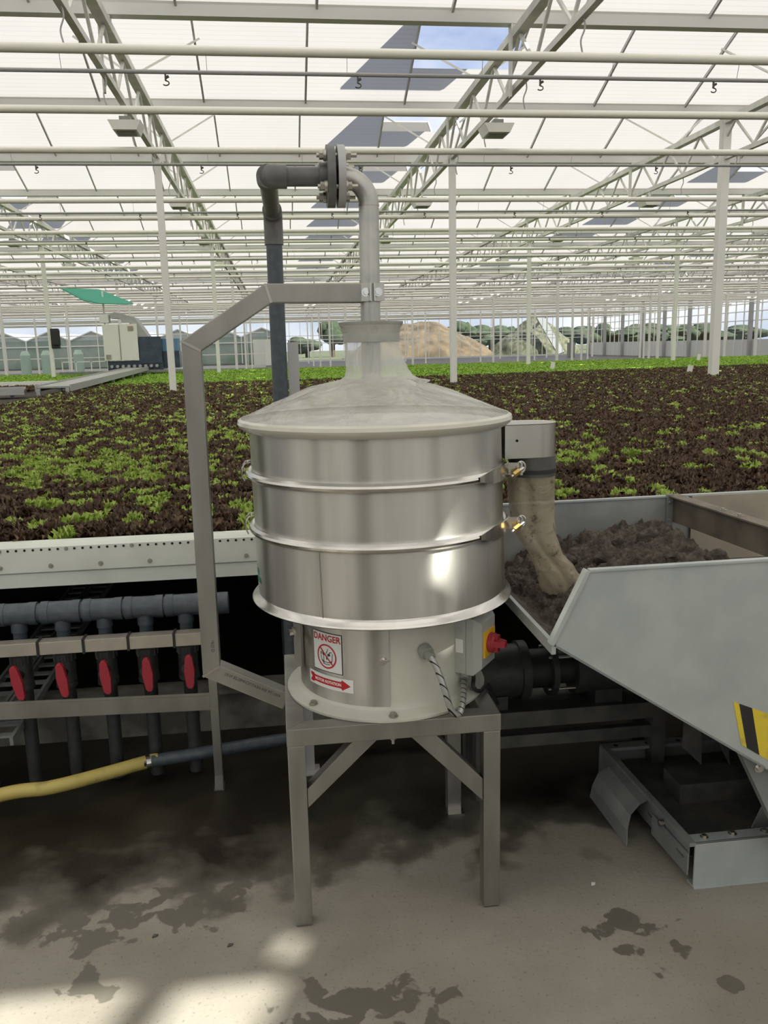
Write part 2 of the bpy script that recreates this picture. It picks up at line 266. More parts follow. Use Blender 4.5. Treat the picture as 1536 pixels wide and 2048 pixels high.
class MB:
    def __init__(s): s.v = []; s.f = []; s.m = []; s.cur = 0
    def add(s, vs, fs):
        o = len(s.v); s.v += [tuple(p) for p in vs]; s.f += [tuple(i + o for i in q) for q in fs]; s.m += [s.cur] * len(fs); return s
    def box(s, x0, x1, y0, y1, z0, z1):
        return s.add([(x0, y0, z0), (x1, y0, z0), (x1, y1, z0), (x0, y1, z0), (x0, y0, z1), (x1, y0, z1), (x1, y1, z1), (x0, y1, z1)],
                     [(0, 3, 2, 1), (4, 5, 6, 7), (0, 1, 5, 4), (1, 2, 6, 5), (2, 3, 7, 6), (3, 0, 4, 7)])
    def bar(s, p, q, w, h, up=(0, 0, 1)):      # w sideways, h along up
        p = Vector(p); q = Vector(q); d = (q - p).normalized(); u = Vector(up)
        sd = d.cross(u)
        if sd.length < 1e-4: sd = d.cross(Vector((0, 1, 0)))
        sd.normalize(); u = sd.cross(d).normalized(); sd *= w / 2; u *= h / 2
        vs = [p - sd - u, p + sd - u, p + sd + u, p - sd + u, q - sd - u, q + sd - u, q + sd + u, q - sd + u]
        return s.add(vs, [(0, 3, 2, 1), (4, 5, 6, 7), (0, 1, 5, 4), (1, 2, 6, 5), (2, 3, 7, 6), (3, 0, 4, 7)])
    def tube(s, path, r, n=16, caps=True):
        P = [Vector(p) for p in path]; rs = r if isinstance(r, (list, tuple)) else [r] * len(P)
        t0 = (P[1] - P[0]).normalized(); a = t0.orthogonal().normalized(); vs = []; fs = []
        for i, p in enumerate(P):
            t = (P[min(i + 1, len(P) - 1)] - P[max(i - 1, 0)]).normalized()
            a = (a - t * a.dot(t)).normalized(); b = t.cross(a)
            for k in range(n):
                an = 2 * PI * k / n; vs.append(p + (a * math.cos(an) + b * math.sin(an)) * rs[i])
        for i in range(len(P) - 1):
            for k in range(n):
                k2 = (k + 1) % n; fs.append((i * n + k, i * n + k2, (i + 1) * n + k2, (i + 1) * n + k))
        if caps: fs.append(tuple(range(n))[::-1]); fs.append(tuple((len(P) - 1) * n + k for k in range(n)))
        return s.add(vs, fs)
    def lathe(s, prof, c=(0, 0), n=64, a0=0, a1=360, closed_profile=False, tilt=0.0, zref=0.0):
        full = abs(a1 - a0) >= 360; m = n if full else n + 1; vs = []; fs = []; k = len(prof)
        for i in range(m):
            an = math.radians(a0 + (a1 - a0) * i / n)
            for (r, z) in prof: vs.append((c[0] + r * math.cos(an) + tilt * (z - zref), c[1] + r * math.sin(an), z))
        for i in range(n):
            j = (i + 1) % m
            for q in range(k - (0 if closed_profile else 1)):
                q2 = (q + 1) % k; fs.append((i * k + q, j * k + q, j * k + q2, i * k + q2))
        if closed_profile and not full: fs.append(tuple(range(k))); fs.append(tuple((m - 1) * k + q for q in range(k))[::-1])
        return s.add(vs, fs)
    def prism(s, poly, ax, lo, hi):            # poly in the two other axes, extruded along ax
        def mk(u, v, w): return {'x': (w, u, v), 'y': (u, w, v), 'z': (u, v, w)}[ax]
        n = len(poly); vs = [mk(u, v, lo) for u, v in poly] + [mk(u, v, hi) for u, v in poly]
        fs = [tuple(range(n)), tuple(range(n, 2 * n))[::-1]] + [(i, i + n, (i + 1) % n + n, (i + 1) % n) for i in range(n)]
        return s.add(vs, fs)
    def cyl(s, p, q, r, n=16): return s.tube([p, q], r, n)
    def hexbolt(s, p, d, r=0.009, h=0.007):
        p = Vector(p); d = Vector(d).normalized(); s.tube([p, p + d * h * 0.3], r * 1.5, 14); return s.tube([p + d * h * 0.3, p + d * h * 1.3], r, 6)
    def build(s, name, mats, parent=None, smooth=False, origin=None, bevel=0.0, auto=35):
        me = bpy.data.meshes.new(name)
        if parent is None:
            if origin is None:
                a = np.array(s.v); origin = ((a[:, 0].min() + a[:, 0].max()) / 2, (a[:, 1].min() + a[:, 1].max()) / 2, a[:, 2].min())
            ov = Vector(origin); off = ov
        else:
            ov = Vector(WO[parent.name]); off = ov
        me.from_pydata([(x - off.x, y - off.y, z - off.z) for x, y, z in s.v], [], s.f)
        mats = mats if isinstance(mats, (list, tuple)) else [mats]
        for m in mats: me.materials.append(m)
        if len(mats) > 1: me.polygons.foreach_set('material_index', s.m)
        me.update()
        bm_ = None
        import bmesh
        bm_ = bmesh.new(); bm_.from_mesh(me); bmesh.ops.recalc_face_normals(bm_, faces=bm_.faces)
        if bevel > 0: bmesh.ops.bevel(bm_, geom=[e for e in bm_.edges if len(e.link_faces) == 2 and e.calc_face_angle(0) > 0.6], offset=bevel, segments=2, profile=0.7, affect='EDGES')
        if smooth:
            for f in bm_.faces: f.smooth = True
            for e in bm_.edges:
                if len(e.link_faces) != 2 or e.calc_face_angle(0) > math.radians(auto): e.smooth = False
        bm_.to_mesh(me); bm_.free()
        o = bpy.data.objects.new(name, me); COL.objects.link(o)
        if parent is None: o.location = ov
        else: o.parent = parent
        WO[o.name] = tuple(off)
        return o

def props(o, label=None, cat=None, group=None, kind=None):
    if label: o['label'] = label
    if cat: o['category'] = cat
    if group: o['group'] = group
    if kind: o['kind'] = kind
    return o
def root(name, loc, label, cat, group=None):
    o = bpy.data.objects.new(name, None); COL.objects.link(o); o.location = loc; o.empty_display_size = 0.1
    WO[o.name] = tuple(loc); return props(o, label, cat, group)
def struct(o, label=None): return props(o, label, None, None, 'structure')
def copy_tree(o, parent=None):
    c = o.copy(); COL.objects.link(c)
    if parent is not None: c.parent = parent
    for ch in list(o.children): copy_tree(ch, c)
    return c
def bez(pts, n=12):                       # Catmull-Rom through points
    P = [Vector(p) for p in pts]; P = [P[0] * 2 - P[1]] + P + [P[-1] * 2 - P[-2]]; out = []
    for i in range(1, len(P) - 2):
        for k in range(n):
            t = k / n; a, b, c, d = P[i - 1], P[i], P[i + 1], P[i + 2]
            out.append(0.5 * ((2 * b) + (c - a) * t + (2 * a - 5 * b + 4 * c - d) * t * t + (3 * b - a - 3 * c + d) * t ** 3))
    out.append(P[-2]); return out
ORD = ['first', 'second', 'third', 'fourth', 'fifth', 'sixth', 'seventh', 'eighth', 'ninth', 'tenth', 'eleventh', 'twelfth']

_T = ['', '', 'twent', 'thirt', 'fort', 'fift', 'sixt', 'sevent', 'eight', 'ninet']
_O = ORD + ['thirteenth', 'fourteenth', 'fifteenth', 'sixteenth', 'seventeenth', 'eighteenth', 'nineteenth']
def ordw(n):                            # 0 -> first
    n += 1
    if n < 20: return _O[n - 1]
    return _T[n // 10] + ('ieth' if n % 10 == 0 else 'y-' + ORD[n % 10 - 1])

# ------------------------------------------------------------------ greenhouse shell
X0, X1, YF, YB = -60.0, 52.0, -16.8, 99.2
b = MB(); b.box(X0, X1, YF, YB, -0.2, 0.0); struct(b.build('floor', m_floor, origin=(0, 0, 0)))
b = MB(); b.box(-260, 260, YB + 0.3, 420, -0.6, -0.1); struct(b.build('ground', m_grass, origin=(0, 0, 0)))

GZ, RZ = 5.60, 6.40                       # gutter edge and ridge heights
gut = [3.2 + 4 * k for k in range(-5, 25)]
BARX = [0.67 + 5 / 3 * k for k in range(-37, 31)]
VX = [2.33 + 10 * k for k in range(-6, 5)]            # roof vents, one pane wide, on every far slope
VLEN = 1.15
# clear panes added behind the camera, placed to throw sun patches on floor and drum
def backproject(pt, tilt_sign, g):        # from a point along the sun direction to the roof slope rising from gutter g
    p = Vector(pt)
    # far slope: z = RZ - (y-(g+2))*0.4 ; near slope: z = GZ+(y-g)*0.4
    if tilt_sign < 0: t = (RZ + (g + 2 - p.y) * 0.0 + (g + 2) * 0.4 - p.y * 0.4 - p.z) / (SUN.z + 0.4 * SUN.y)
    else: t = (GZ + (p.y - g) * 0.4 - p.z) / (SUN.z - 0.4 * SUN.y)
    return p + SUN * t
holes = []                                 # (x0, x1, y0, y1) in plan
for ring in ([(-1.25, 1.35, 0), (-0.57, 1.95, 0)], [(-0.44, 1.35, 0), (-0.18, 1.92, 0)], [(-0.07, 1.99, 0), (-0.02, 2.07, 0)],
             [(0.36, 2.03, 0.93), (0.66, 2.2, 1.20)]):
    for g in gut:
        got = False
        for sgn in (-1, 1):
            (xa, ya, za), (xb, yb, zb) = ring
            q = [backproject(p, sgn, g) for p in ((xa, ya, za), (xa, yb, zb), (xb, ya, za), (xb, yb, zb))]
            lo, hi = (g + 2, g + 4) if sgn < 0 else (g, g + 2)
            mid = sum(p.y for p in q) / 4
            if lo <= mid <= hi:
                xs = ((q[0].x + q[1].x) / 2, (q[2].x + q[3].x) / 2); ys = sorted(p.y for p in q)
                holes.append((xs[0], xs[1], max((ys[0] + ys[1]) / 2, lo + 0.02), min((ys[2] + ys[3]) / 2, hi - 0.02))); got = True; break
        if got: break

def rz(y, g):                              # roof height over plan y in the span starting at gutter g
    return GZ + (y - g) * 0.4 if y <= g + 2 else RZ - (y - g - 2) * 0.4
b = MB()
def slope_rect(x0, x1, y0, y1, g):
    if x1 - x0 < 1e-4 or y1 - y0 < 1e-4: return
    b.add([(x0, y0, rz(y0, g)), (x1, y0, rz(y0, g)), (x1, y1, rz(y1 if y1 > g + 2 or y0 < g + 2 else y1, g)), (x0, y1, rz(y1, g))], [(0, 1, 2, 3)])
for g in gut[:-1]:
    hs = []
    hs += [(h, 0) for h in holes if g <= h[2] < g + 4]
    if 7 < g < 75: hs += [((vx, vx + 5 / 3, g + 2 + 0.04, g + 2 + VLEN), 1) for vx in VX if X0 < vx < X1 - 2]
    for (lo, hi) in ((g, g + 2), (g + 2, g + 4)):
        cur = [h for h, _ in hs if lo <= h[2] < hi]
        xs = sorted(set([X0, X1] + [h[0] for h in cur] + [h[1] for h in cur])); ys = sorted(set([lo, hi] + [h[2] for h in cur] + [h[3] for h in cur]))
        for i in range(len(xs) - 1):
            run = None
            for j in range(len(ys) - 1):
                cx, cy = (xs[i] + xs[i + 1]) / 2, (ys[j] + ys[j + 1]) / 2
                if any(h[0] < cx < h[1] and h[2] < cy < h[3] for h in cur): continue
                slope_rect(xs[i], xs[i + 1], ys[j], ys[j + 1], g)
ceil = b.build('ceiling', m_roof, origin=(0, 0, 0)); struct(ceil)
b = MB()
for (x0, x1, y0, y1) in holes:
    g = max(k for k in gut if k <= y0 + 1e-6); zo = 0.01
    b.add([(x0, y0, rz(y0, g) + zo), (x1, y0, rz(y0, g) + zo), (x1, y1, rz(y1, g) + zo), (x0, y1, rz(y1, g) + zo)], [(0, 1, 2, 3)])
b.build('added_sun_pane', m_glass, ceil)
b = MB()
for g in gut[:-1]:
    for x in BARX:
        if abs(x - 3) > 16 + max(0, g) * 0.75: continue
        if g > 60: continue
        for (ya, yb) in ((g, g + 2), (g + 2, g + 4)):
            b.bar((x, ya, rz(ya, g) - 0.02), (x, yb, rz(yb, g) - 0.02), 0.03, 0.045)
b.build('glazing_bars', m_bar, ceil)
b = MB()
for g in gut[:-1]: b.bar((X0, g + 2, RZ - 0.01), (X1, g + 2, RZ - 0.01), 0.07, 0.07)
b.build('ridge_bars', m_bar, ceil)
for i, g in enumerate(gut):
    b = MB(); b.prism([(g - 0.10, 5.62), (g - 0.075, 5.50), (g + 0.075, 5.50), (g + 0.10, 5.62), (g + 0.13, 5.68), (g - 0.13, 5.68)], 'x', X0, X1)
    struct(b.build('gutter', m_gutter, origin=((X0 + X1) / 2, g, 5.5)))
# vent flaps stand open on their ridge hinge
b = MB(); L2 = 1.02; an = math.radians(37)
b.bar((0, 0, 0), (0, L2 * math.cos(an), L2 * math.sin(an)), 5 / 3, 0.012)
b.cur = 1
for xx in (-5 / 6, 5 / 6): b.bar((xx, 0, 0), (xx, L2 * math.cos(an), L2 * math.sin(an)), 0.03, 0.04)
b.bar((-5 / 6, L2 * math.cos(an), L2 * math.sin(an)), (5 / 6, L2 * math.cos(an), L2 * math.sin(an)), 0.03, 0.04)
vent0 = b.build('roof_vent', [m_roof, m_bar], origin=(0, 0, 0)); first = True
vi = 0
for g in gut[:-1]:
    if g < 7 or g > 60: continue
    for vx in VX:
        if abs(vx - 3) > 10 + g * 0.6 or vx > X1 - 2: continue
        o = vent0 if first else vent0.copy()
        if not first: COL.objects.link(o)
        first = False; o.location = (vx + 5 / 6, g + 2.04, RZ + 0.02)
        row = int(round((g - 7.2) / 4)); colm = {2.33: 'above and behind the bent pipe elbow', -7.67: 'at the far left', 12.33: 'at the far right'}.get(round(vx, 2), None)
        if colm and 0 <= row < 5: lab = f'open roof vent pane {colm}, {ORD[row]} row back'
        else: lab = 'small open roof vent pane far back under the bright roof'
        props(o, lab, 'roof vent', 'open roof vents'); o['kind'] = 'structure'

# walls
def glazed_wall(name, ax, pos, lo, hi, step, base=0.0, bh=0.4, top=5.6, heavy=None, rails=(2.1, 2.5, 2.95)):
    def P(t, z, d=0.0): return (t, pos + d, z) if ax == 'x' else (pos + d, t, z)
    b = MB(); t = lo; k = 0
    while t <= hi + 0.01:
        w = 0.06
        b.bar(P(t, base), P(t, top), w, 0.08, (1, 0, 0) if ax == 'y' else (0, 1, 0)); t += step
    for z in rails: b.bar(P(lo, z), P(hi, z), 0.06, 0.07)
    b.bar(P(lo, top - 0.1), P(hi, top - 0.1), 0.12, 0.2)
    w = struct(b.build(name, m_white, origin=P((lo + hi) / 2, 0)))
    b = MB(); b.bar(P(lo, base + bh / 2, 0.03), P(hi, base + bh / 2, 0.03), 0.05, bh); b.build('base_panel', m_wpanel, w)
    b = MB(); a0 = P(lo, bh, 0.05); a1 = P(hi, top, 0.05)
    b.add([P(lo, bh, 0.05), P(hi, bh, 0.05), P(hi, top, 0.05), P(lo, top, 0.05)], [(0, 1, 2, 3)]); b.build('glass', m_glass, w)
    if heavy:
        t = lo
        while t <= hi + 0.01:
            b = MB(); b.bar(P(t, base, -0.15), P(t, top, -0.15), 0.22, 0.3, (1, 0, 0) if ax == 'y' else (0, 1, 0)); b.build('post', m_lgrey, w); t += heavy
    return w
glazed_wall('wall_back', 'x', YB, -1.0, 37.0, 1.25, bh=0.2)
glazed_wall('wall_back_left', 'x', 75.0, X0, -1.0, 2.5, bh=0.25, rails=(1.2, 3.0))
glazed_wall('wall_right', 'y', 37.0, -16.8, YB, 1.25, bh=1.45, heavy=5.0, rails=(2.9, 3.6, 4.2))
glazed_wall('wall_left', 'y', X0, YF, 75.0, 2.5, bh=0.5)
# front wall behind the camera: white panels with dark door openings, reflected in the drum
b = MB(); b.box(X0, X1, YF - 0.1, YF, 0, 1.2)
for k in range(-12, 11): b.box(k * 5 - 1.9, k * 5 - 1.6, YF - 0.1, YF + 0.1, 0, 5.6)
b.box(X0, X1, YF - 0.1, YF, 5.0, 5.6); wf = struct(b.build('wall_front', m_white, origin=(0, YF, 0)))
b = MB(); b.add([(X0, YF - 0.12, 1.2), (X1, YF - 0.12, 1.2), (X1, YF - 0.12, 5), (X0, YF - 0.12, 5)], [(0, 1, 2, 3)]); b.build('glass', m_glass, wf)

for (cx_, cy_, wd_, lab_) in ((-0.95, -1.3, 0.72, 'wide dark steel cabinet added behind the camera to darken the drum reflection'), (-2.75, 0.55, 0.28, 'narrow dark steel cabinet added out of view at left for the drum reflection'), (2.75, -0.15, 0.26, 'narrow dark steel cabinet added out of view at right for the drum reflection')):  # dark blocks added out of view to put dark bands into the drum reflection
    b = MB(); b.box(cx_ - wd_ / 2, cx_ + wd_ / 2, cy_ - wd_ / 2, cy_ + wd_ / 2 - .05, 0, 2.25); props(b.build('reflection_blocker', m_darkst, bevel=.01), lab_, 'blocker')

# ------------------------------------------------------------------ trusses, columns, pipes
TX = [-1.83 + 5 * k for k in range(-5, 8)]
ZU, ZL = 5.40, 4.78
SIDE = {-1.83: 'left of the bent pipe', 3.17: 'right of the pipe flange', 8.17: 'on the right over the hopper', 13.17: 'at the far right', -6.83: 'at the far left'}
for x in TX:
    sd = SIDE.get(round(x, 2))
    lab = f'white lattice roof truss running back, {sd}' if sd else f'white lattice roof truss far out to the {"left" if x < 0 else "right"}, {ordw(int(round((abs(x - 3.17) - 15) / 5)) if x > 0 else int(round((-x - 11.83) / 5)))} beyond the visible ones'
    y0, y1 = (-8.8, 75) if x < -1 else (-8.8, 95)
    t = root('roof_truss', (x, y0, ZL), lab, 'roof truss', 'lattice roof trusses')
    b = MB(); b.bar((x, y0, ZU), (x, y1, ZU), 0.13, 0.10); b.build('upper_chord', m_trusspaint, t)
    b = MB(); b.bar((x, y0, ZL), (x, y1, ZL), 0.075, 0.075); b.build('lower_chord', m_trusspaint, t)
    far = MB(); k = 0; y = y0; st = 0.64
    while y < y1 - st:
        z0, z1 = (ZL + 0.03, ZU - 0.04) if k % 2 == 0 else (ZU - 0.04, ZL + 0.03)
        if 7.2 < y < 26 and sd in ('left of the bent pipe', 'right of the pipe flange', 'on the right over the hopper'):
            mb = MB(); mb.bar((x, y, z0), (x, y + st, z1), 0.035, 0.035); mb.build('diagonal_brace', m_trusspaint, t)
        elif y < 70: far.bar((x, y, z0), (x, y + st, z1), 0.035, 0.035)
        y += st; k += 1
    o = far.build('web_bracing', m_trusspaint, t); o['kind'] = 'stuff'
    for g in gut:
        if y0 <= g < min(y1, 62):
            mb = MB(); mb.prism([(g - 0.07, 5.52), (g + 0.07, 5.52), (g + 0.05, ZL - 0.12), (g - 0.05, ZL - 0.12)], 'x', x - 0.085, x - 0.065)
            mb.box(x - 0.06, x + 0.06, g - 0.06, g + 0.06, ZU, 5.52)
            mb.build('gutter_post', m_trusspaint, t)
            if g < 40 and sd:
                mb = MB()
                for q in (-0.9, 0.9): mb.bar((x, g + 2, ZU + 0.04), (x + q, g + 2 + 0.6, rz(g + 2.6, g) - 0.03), 0.03, 0.03)
                mb.build('vee_strut', m_trusspaint, t)
    for y in np.arange(6.8, 30, 2.0):
        if sd: mb = MB(); mb.tube(bez([(x, y, ZL), (x + 0.02, y, ZL - 0.12), (x - 0.02, y, ZL - 0.24), (x, y, ZL - 0.36)], 4), 0.009, 6); mb.build('cable_hanger', m_lgrey, t)

for k, x in enumerate(TX):
    for j in range(-2, 9):
        y = 15.2 + 12 * j
        if y > (74 if x < -1 else 97): continue
        if j >= 0 and (x < -0.62 * y - 4 or x > 0.85 * y + 4): continue
        if j < 0 and abs(x - 3) > 12: continue
        if x > 36: continue
        w = 0.075 if x == TX[-1] or abs(x - 8.17) < 0.1 and j == 0 else 0.055
        b = MB(); b.box(x - w, x + w, y - w, y + w, 0, ZL - 0.03 if not (abs(x - 8.17) < 0.1 and j == 0) else 5.5)
        b.box(x - w - 0.03, x + w + 0.03, y - w - 0.03, y + w + 0.03, 0, 0.03)
        sd = SIDE.get(round(x, 2))
        if j == 0 and sd: lab = {-1.83: 'nearest white column, standing just left of the bent square frame', 3.17: 'nearest white column right of the sieve, rising from the lettuces',
                                 8.17: 'thickest white column at the right, above the soil hopper', 13.17: 'nearest white column off the right edge', -6.83: 'nearest white column at the left edge'}[round(x, 2)]
        elif j > 0 and sd and j < 11: lab = f'white column {sd}, {ORD[j]} in its row going back'
        elif j < 0: lab = 'white column behind the camera'
        else: lab = 'thin white column far off among the distant rows'
        props(b.build('greenhouse_column', m_white, origin=(x, y, 0), bevel=0.006 if 0 <= j < 2 else 0), lab, 'column', 'white columns under the trusses')

pys = [8.4, 10.38, 12.35, 16.3, 18.4, 20.45, 22.4, 24.5] + [26.6 + 2.05 * k for k in range(32)]
pys = [p for p in pys if (round(p * 7) % 4 or p < 30)]
for i, y in enumerate(pys):
    b = MB(); b.tube([(X0 + 1, y, 4.26), (min(X1, 36.5), y, 4.26)], 0.043 if y < 30 else 0.05, 12 if y < 40 else 6)
    lab = f'cream heating pipe crossing under the roof, {ordw(i)} from the top of the picture'
    props(b.build('heating_pipe', m_pipe, smooth=True), lab, 'pipe', 'cream heating pipes under the roof')
for k in range(-4, 0):
    b = MB(); b.tube([(X0 + 1, -1.6 + 2.0 * k, 4.26), (36.5, -1.6 + 2.0 * k, 4.26)], 0.043, 10)
    props(b.build('heating_pipe', m_pipe, smooth=True), f'cream heating pipe overhead behind the camera, {ordw(-1 - k)} one back', 'pipe', 'cream heating pipes under the roof')
for i, y in enumerate([8.55, 12.55, 16.75, 20.85, 25.2, 29.4, 33.6]):
    t = root('sprinkler_line', (0, y, 4.12), f'thin grey irrigation line with drip nozzles, {ORD[i]} back', 'irrigation line', 'irrigation lines under the roof')
    xa, xb = (-14 - y * .4, 18 + y * .5)
    b = MB(); b.tube([(xa, y, 4.12), (xb, y, 4.12)], 0.019, 8); b.build('line_pipe', m_lgrey, t, smooth=True)
    x = xa + 0.5; k = 0
    while x < xb:
        b = MB(); b.box(x - 0.008, x + 0.008, y - 0.008, y + 0.008, 4.045, 4.105); b.tube([(x + 0.03 * math.cos(q), y, 4.025 + 0.02 * math.sin(q)) for q in np.linspace(PI / 2, -PI * .8, 8)], 0.006, 5)
        b.tube([(x, y, 4.07), (x + 0.03, y, 4.085)], 0.012, 6)
        b.build('nozzle', m_darkst, t); x += 1.78 if i % 2 == 0 else 2.2
        k += 1
    b = MB()
    for q in np.arange(xa, xb, 1.3): b.tube([(q, y, 4.13), (q, y - 0.05, 4.3)], 0.003, 4)
    o = b.build('hanging_wire', m_lgrey, t)

def lamp(x, y, lab):
    t = root('greenhouse_lamp', (x, y, 4.42), lab, 'lamp', 'box lamps under the trusses')
    b = MB(); b.prism([(x - 0.15, 4.44), (x + 0.15, 4.44), (x + 0.21, 4.56), (x - 0.21, 4.56)], 'y', y - 0.2, y + 0.2); b.build('housing', m_white, t)
    b = MB(); b.box(x - 0.07, x + 0.07, y - 0.14, y + 0.14, 4.56, 4.62); b.build('ballast', m_galvd, t)
    b = MB(); b.bar((x, y, 4.60), (x, y, ZL), 0.08, 0.03, (1, 0, 0)); b.build('bracket', m_white, t)
    b = MB(); b.box(x - 0.12, x + 0.12, y - 0.1, y + 0.1, 4.425, 4.44); b.build('reflector', m_galvd, t)
for x in (-1.83, 3.17, 8.17, 13.17, -6.83):
    for i, y in enumerate((12.2, 18.3, 24.4, 30.5)):
        lamp(x, y, f'grey box lamp hanging under the truss {SIDE[round(x, 2)]}, {ORD[i]} back')

# ------------------------------------------------------------------ growing bench
BZ = 0.90; BY = 3.23
bench = root('growing_bench', (0, BY, 0), 'long growing bench with a white perforated front rail behind the sieve', 'growing bench')
b = MB()
b.prism([(BY, 0.895), (BY - 0.012, 0.885), (BY - 0.012, 0.79), (BY - 0.004, 0.783), (BY - 0.004, 0.73), (BY + 0.04, 0.73), (BY + 0.04, 0.903), (BY + 0.012, 0.903)], 'x', -3.2, 4.4)
b.cur = 1
for i in range(-60, 90):
    x = i * 0.0302 - 0.01
    if i % 8 in (5,): continue
    b.tube([(x, BY - 0.0125, 0.876), (x, BY - 0.0135, 0.876)], 0.0048, 8)
rail = b.build('front_rail', [m_rail, m_hole], bench, bevel=0)
for i in range(-14, 20):
    x = i * 0.183 - 0.155
    b = MB(); b.hexbolt((x, BY - 0.012, 0.812), (0, -1, 0), 0.006, 0.005); b.build('bolt', m_bolt, rail)
for i in range(-8, 12):
    x = (i * 8 + 5) * 0.0302 - 0.01
    b = MB(); b.hexbolt((x, BY - 0.012, 0.876), (0, -1, 0), 0.005, 0.004); b.build('bolt', m_bolt, rail)
b = MB(); b.box(-40, 36, BY + 0.04, 31.5, 0.80, 0.835); b.build('bench_deck', m_darkst, bench)
for i in range(-8, 9):
    b = MB(); b.box(i * 2.5 - 0.04, i * 2.5 + 0.04, 3.9, 3.98, 0, 0.8); b.build('bench_leg', m_darkst, bench)
b = MB(); b.box(-6, 8, 3.42, 3.52, 0, 0.17); b.box(-6, 8, 3.40, 3.54, 0.17, 0.185)
struct(b.build('trim_curb', mat('old_concrete_curb', (0.22, 0.215, 0.18), 0.7, 0, (0.10, 0.095, 0.08), 6)))
for i in range(-16, 26):
    x = i * 0.145 + 0.02
    b = MB()
    b.box(x - 0.066, x + 0.066, BY + 0.045, 20.5, 0.842, 0.858); b.box(x + 0.058, x + 0.068, BY + 0.045, 20.5, 0.858, 0.885); b.box(x - 0.068, x - 0.058, BY + 0.045, 20.5, 0.858, 0.885)
    b.cur = 1; b.box(x - 0.056, x + 0.056, BY + 0.10, 20.5, 0.858, 0.872)
    w = 'left of the bent square frame' if x < -0.35 else ('behind the sieve' if x < 0.75 else 'behind the soil hopper')
    props(b.build('growing_channel', [m_chan, m_soilf]), f'pale growing channel under the lettuces, {ordw(i + 16)} from the left end of the bench', 'growing channel', f'growing channels {w}')
b = MB(); b.box(-40, 36, 3.4, 31.5, 0.836, 0.853); props(b.build('growing_substrate', m_soilf), 'dark growing substrate between the lettuces', 'substrate', None, 'stuff')

# ------------------------------------------------------------------ lettuces
def lettuce(nl, nu, nv, R, H, seed, frill=1.0):
    r = np.random.default_rng(seed); V = []; Fq = []
    for k in range(nl):
        ring = k / nl; a = k * 2.399 + r.normal(0, .25); Rk = R * (1.0 - 0.55 * ring) * r.uniform(.85, 1.15); Hk = H * (0.45 + 0.6 * ring) * r.uniform(.85, 1.1)
        W = R * 0.62 * (1 - 0.35 * ring); ph = r.uniform(0, 6.28, 3); o = len(V)
        for j in range(nv + 1):
            t = j / nv
            rad = Rk * (0.08 + 0.92 * t ** 0.9); z = Hk * (math.sin(t * 1.9) * 0.95); w = W * (0.25 + 0.75 * math.sin(min(1, t * 0.95 + 0.08) * PI * 0.62))
            for i in range(nu + 1):
                u = i / nu * 2 - 1
                edge = max(abs(u), t) ** 2 * t
                fz = frill * R * 0.22 * edge * math.sin(7 * u + 9 * t + ph[0]) ; fr = frill * R * 0.16 * edge * math.sin(11 * u + ph[1])
                rr = rad - w * 0.35 * u * u * t + fr; s = w * u * (0.75 + 0.1 * math.sin(9 * t + ph[2]))
                V.append((rr * math.cos(a) - s * math.sin(a), rr * math.sin(a) + s * math.cos(a), max(0.0, z + fz + abs(u) * w * 0.25)))
        for j in range(nv):
            for i in range(nu):
                q = o + j * (nu + 1) + i; Fq.append((q, q + 1, q + nu + 2, q + nu + 1))
    return np.array(V), np.array(Fq)

def npmesh(name, V, Fq, m, smooth=True):
    me = bpy.data.meshes.new(name); me.vertices.add(len(V)); me.vertices.foreach_set('co', V.astype(np.float32).ravel())
    me.loops.add(Fq.size); me.loops.foreach_set('vertex_index', Fq.astype(np.int32).ravel())
    me.polygons.add(len(Fq)); me.polygons.foreach_set('loop_start', np.arange(0, Fq.size, 4, dtype=np.int32)); me.polygons.foreach_set('loop_total', np.full(len(Fq), 4, dtype=np.int32))
    me.materials.append(m); me.update(calc_edges=True)
    if smooth: me.polygons.foreach_set('use_smooth', np.ones(len(Fq), dtype=bool))
    return me
near_red = [npmesh('red_lettuce', *lettuce(13, 6, 5, 0.060, 0.064, s), m_lred) for s in range(5)]
near_green = [npmesh('green_lettuce', *lettuce(14, 6, 5, 0.056, 0.060, s + 20, 1.3), m_lgreen) for s in range(5)]

def scatter(name, tmpls, pts, m, zb, label, cat, smin=.8, smax=1.2):
    Vs, Fs, o = [], [], 0; pts = np.array(pts)
    which = rng.integers(0, len(tmpls), len(pts))
    for ti, (tv, tf) in enumerate(tmpls):
        p = pts[which == ti]
        if not len(p): continue
        a = rng.uniform(0, 6.28, len(p)); s = rng.uniform(smin, smax, len(p)); c, sn = np.cos(a) * s, np.sin(a) * s
        x = tv[None, :, 0] * c[:, None] - tv[None, :, 1] * sn[:, None] + p[:, 0:1]
        y = tv[None, :, 0] * sn[:, None] + tv[None, :, 1] * c[:, None] + p[:, 1:2]
        z = tv[None, :, 2] * s[:, None] + zb
        Vs.append(np.stack([x, y, z], -1).reshape(-1, 3)); nv = len(tv)
        Fs.append((tf[None] + (np.arange(len(p)) * nv)[:, None, None] + o).reshape(-1, 4)); o += nv * len(p)
    me = npmesh(name, np.concatenate(Vs), np.concatenate(Fs), m); ob = bpy.data.objects.new(name, me); COL.objects.link(ob)
    return props(ob, label, cat, None, 'stuff')

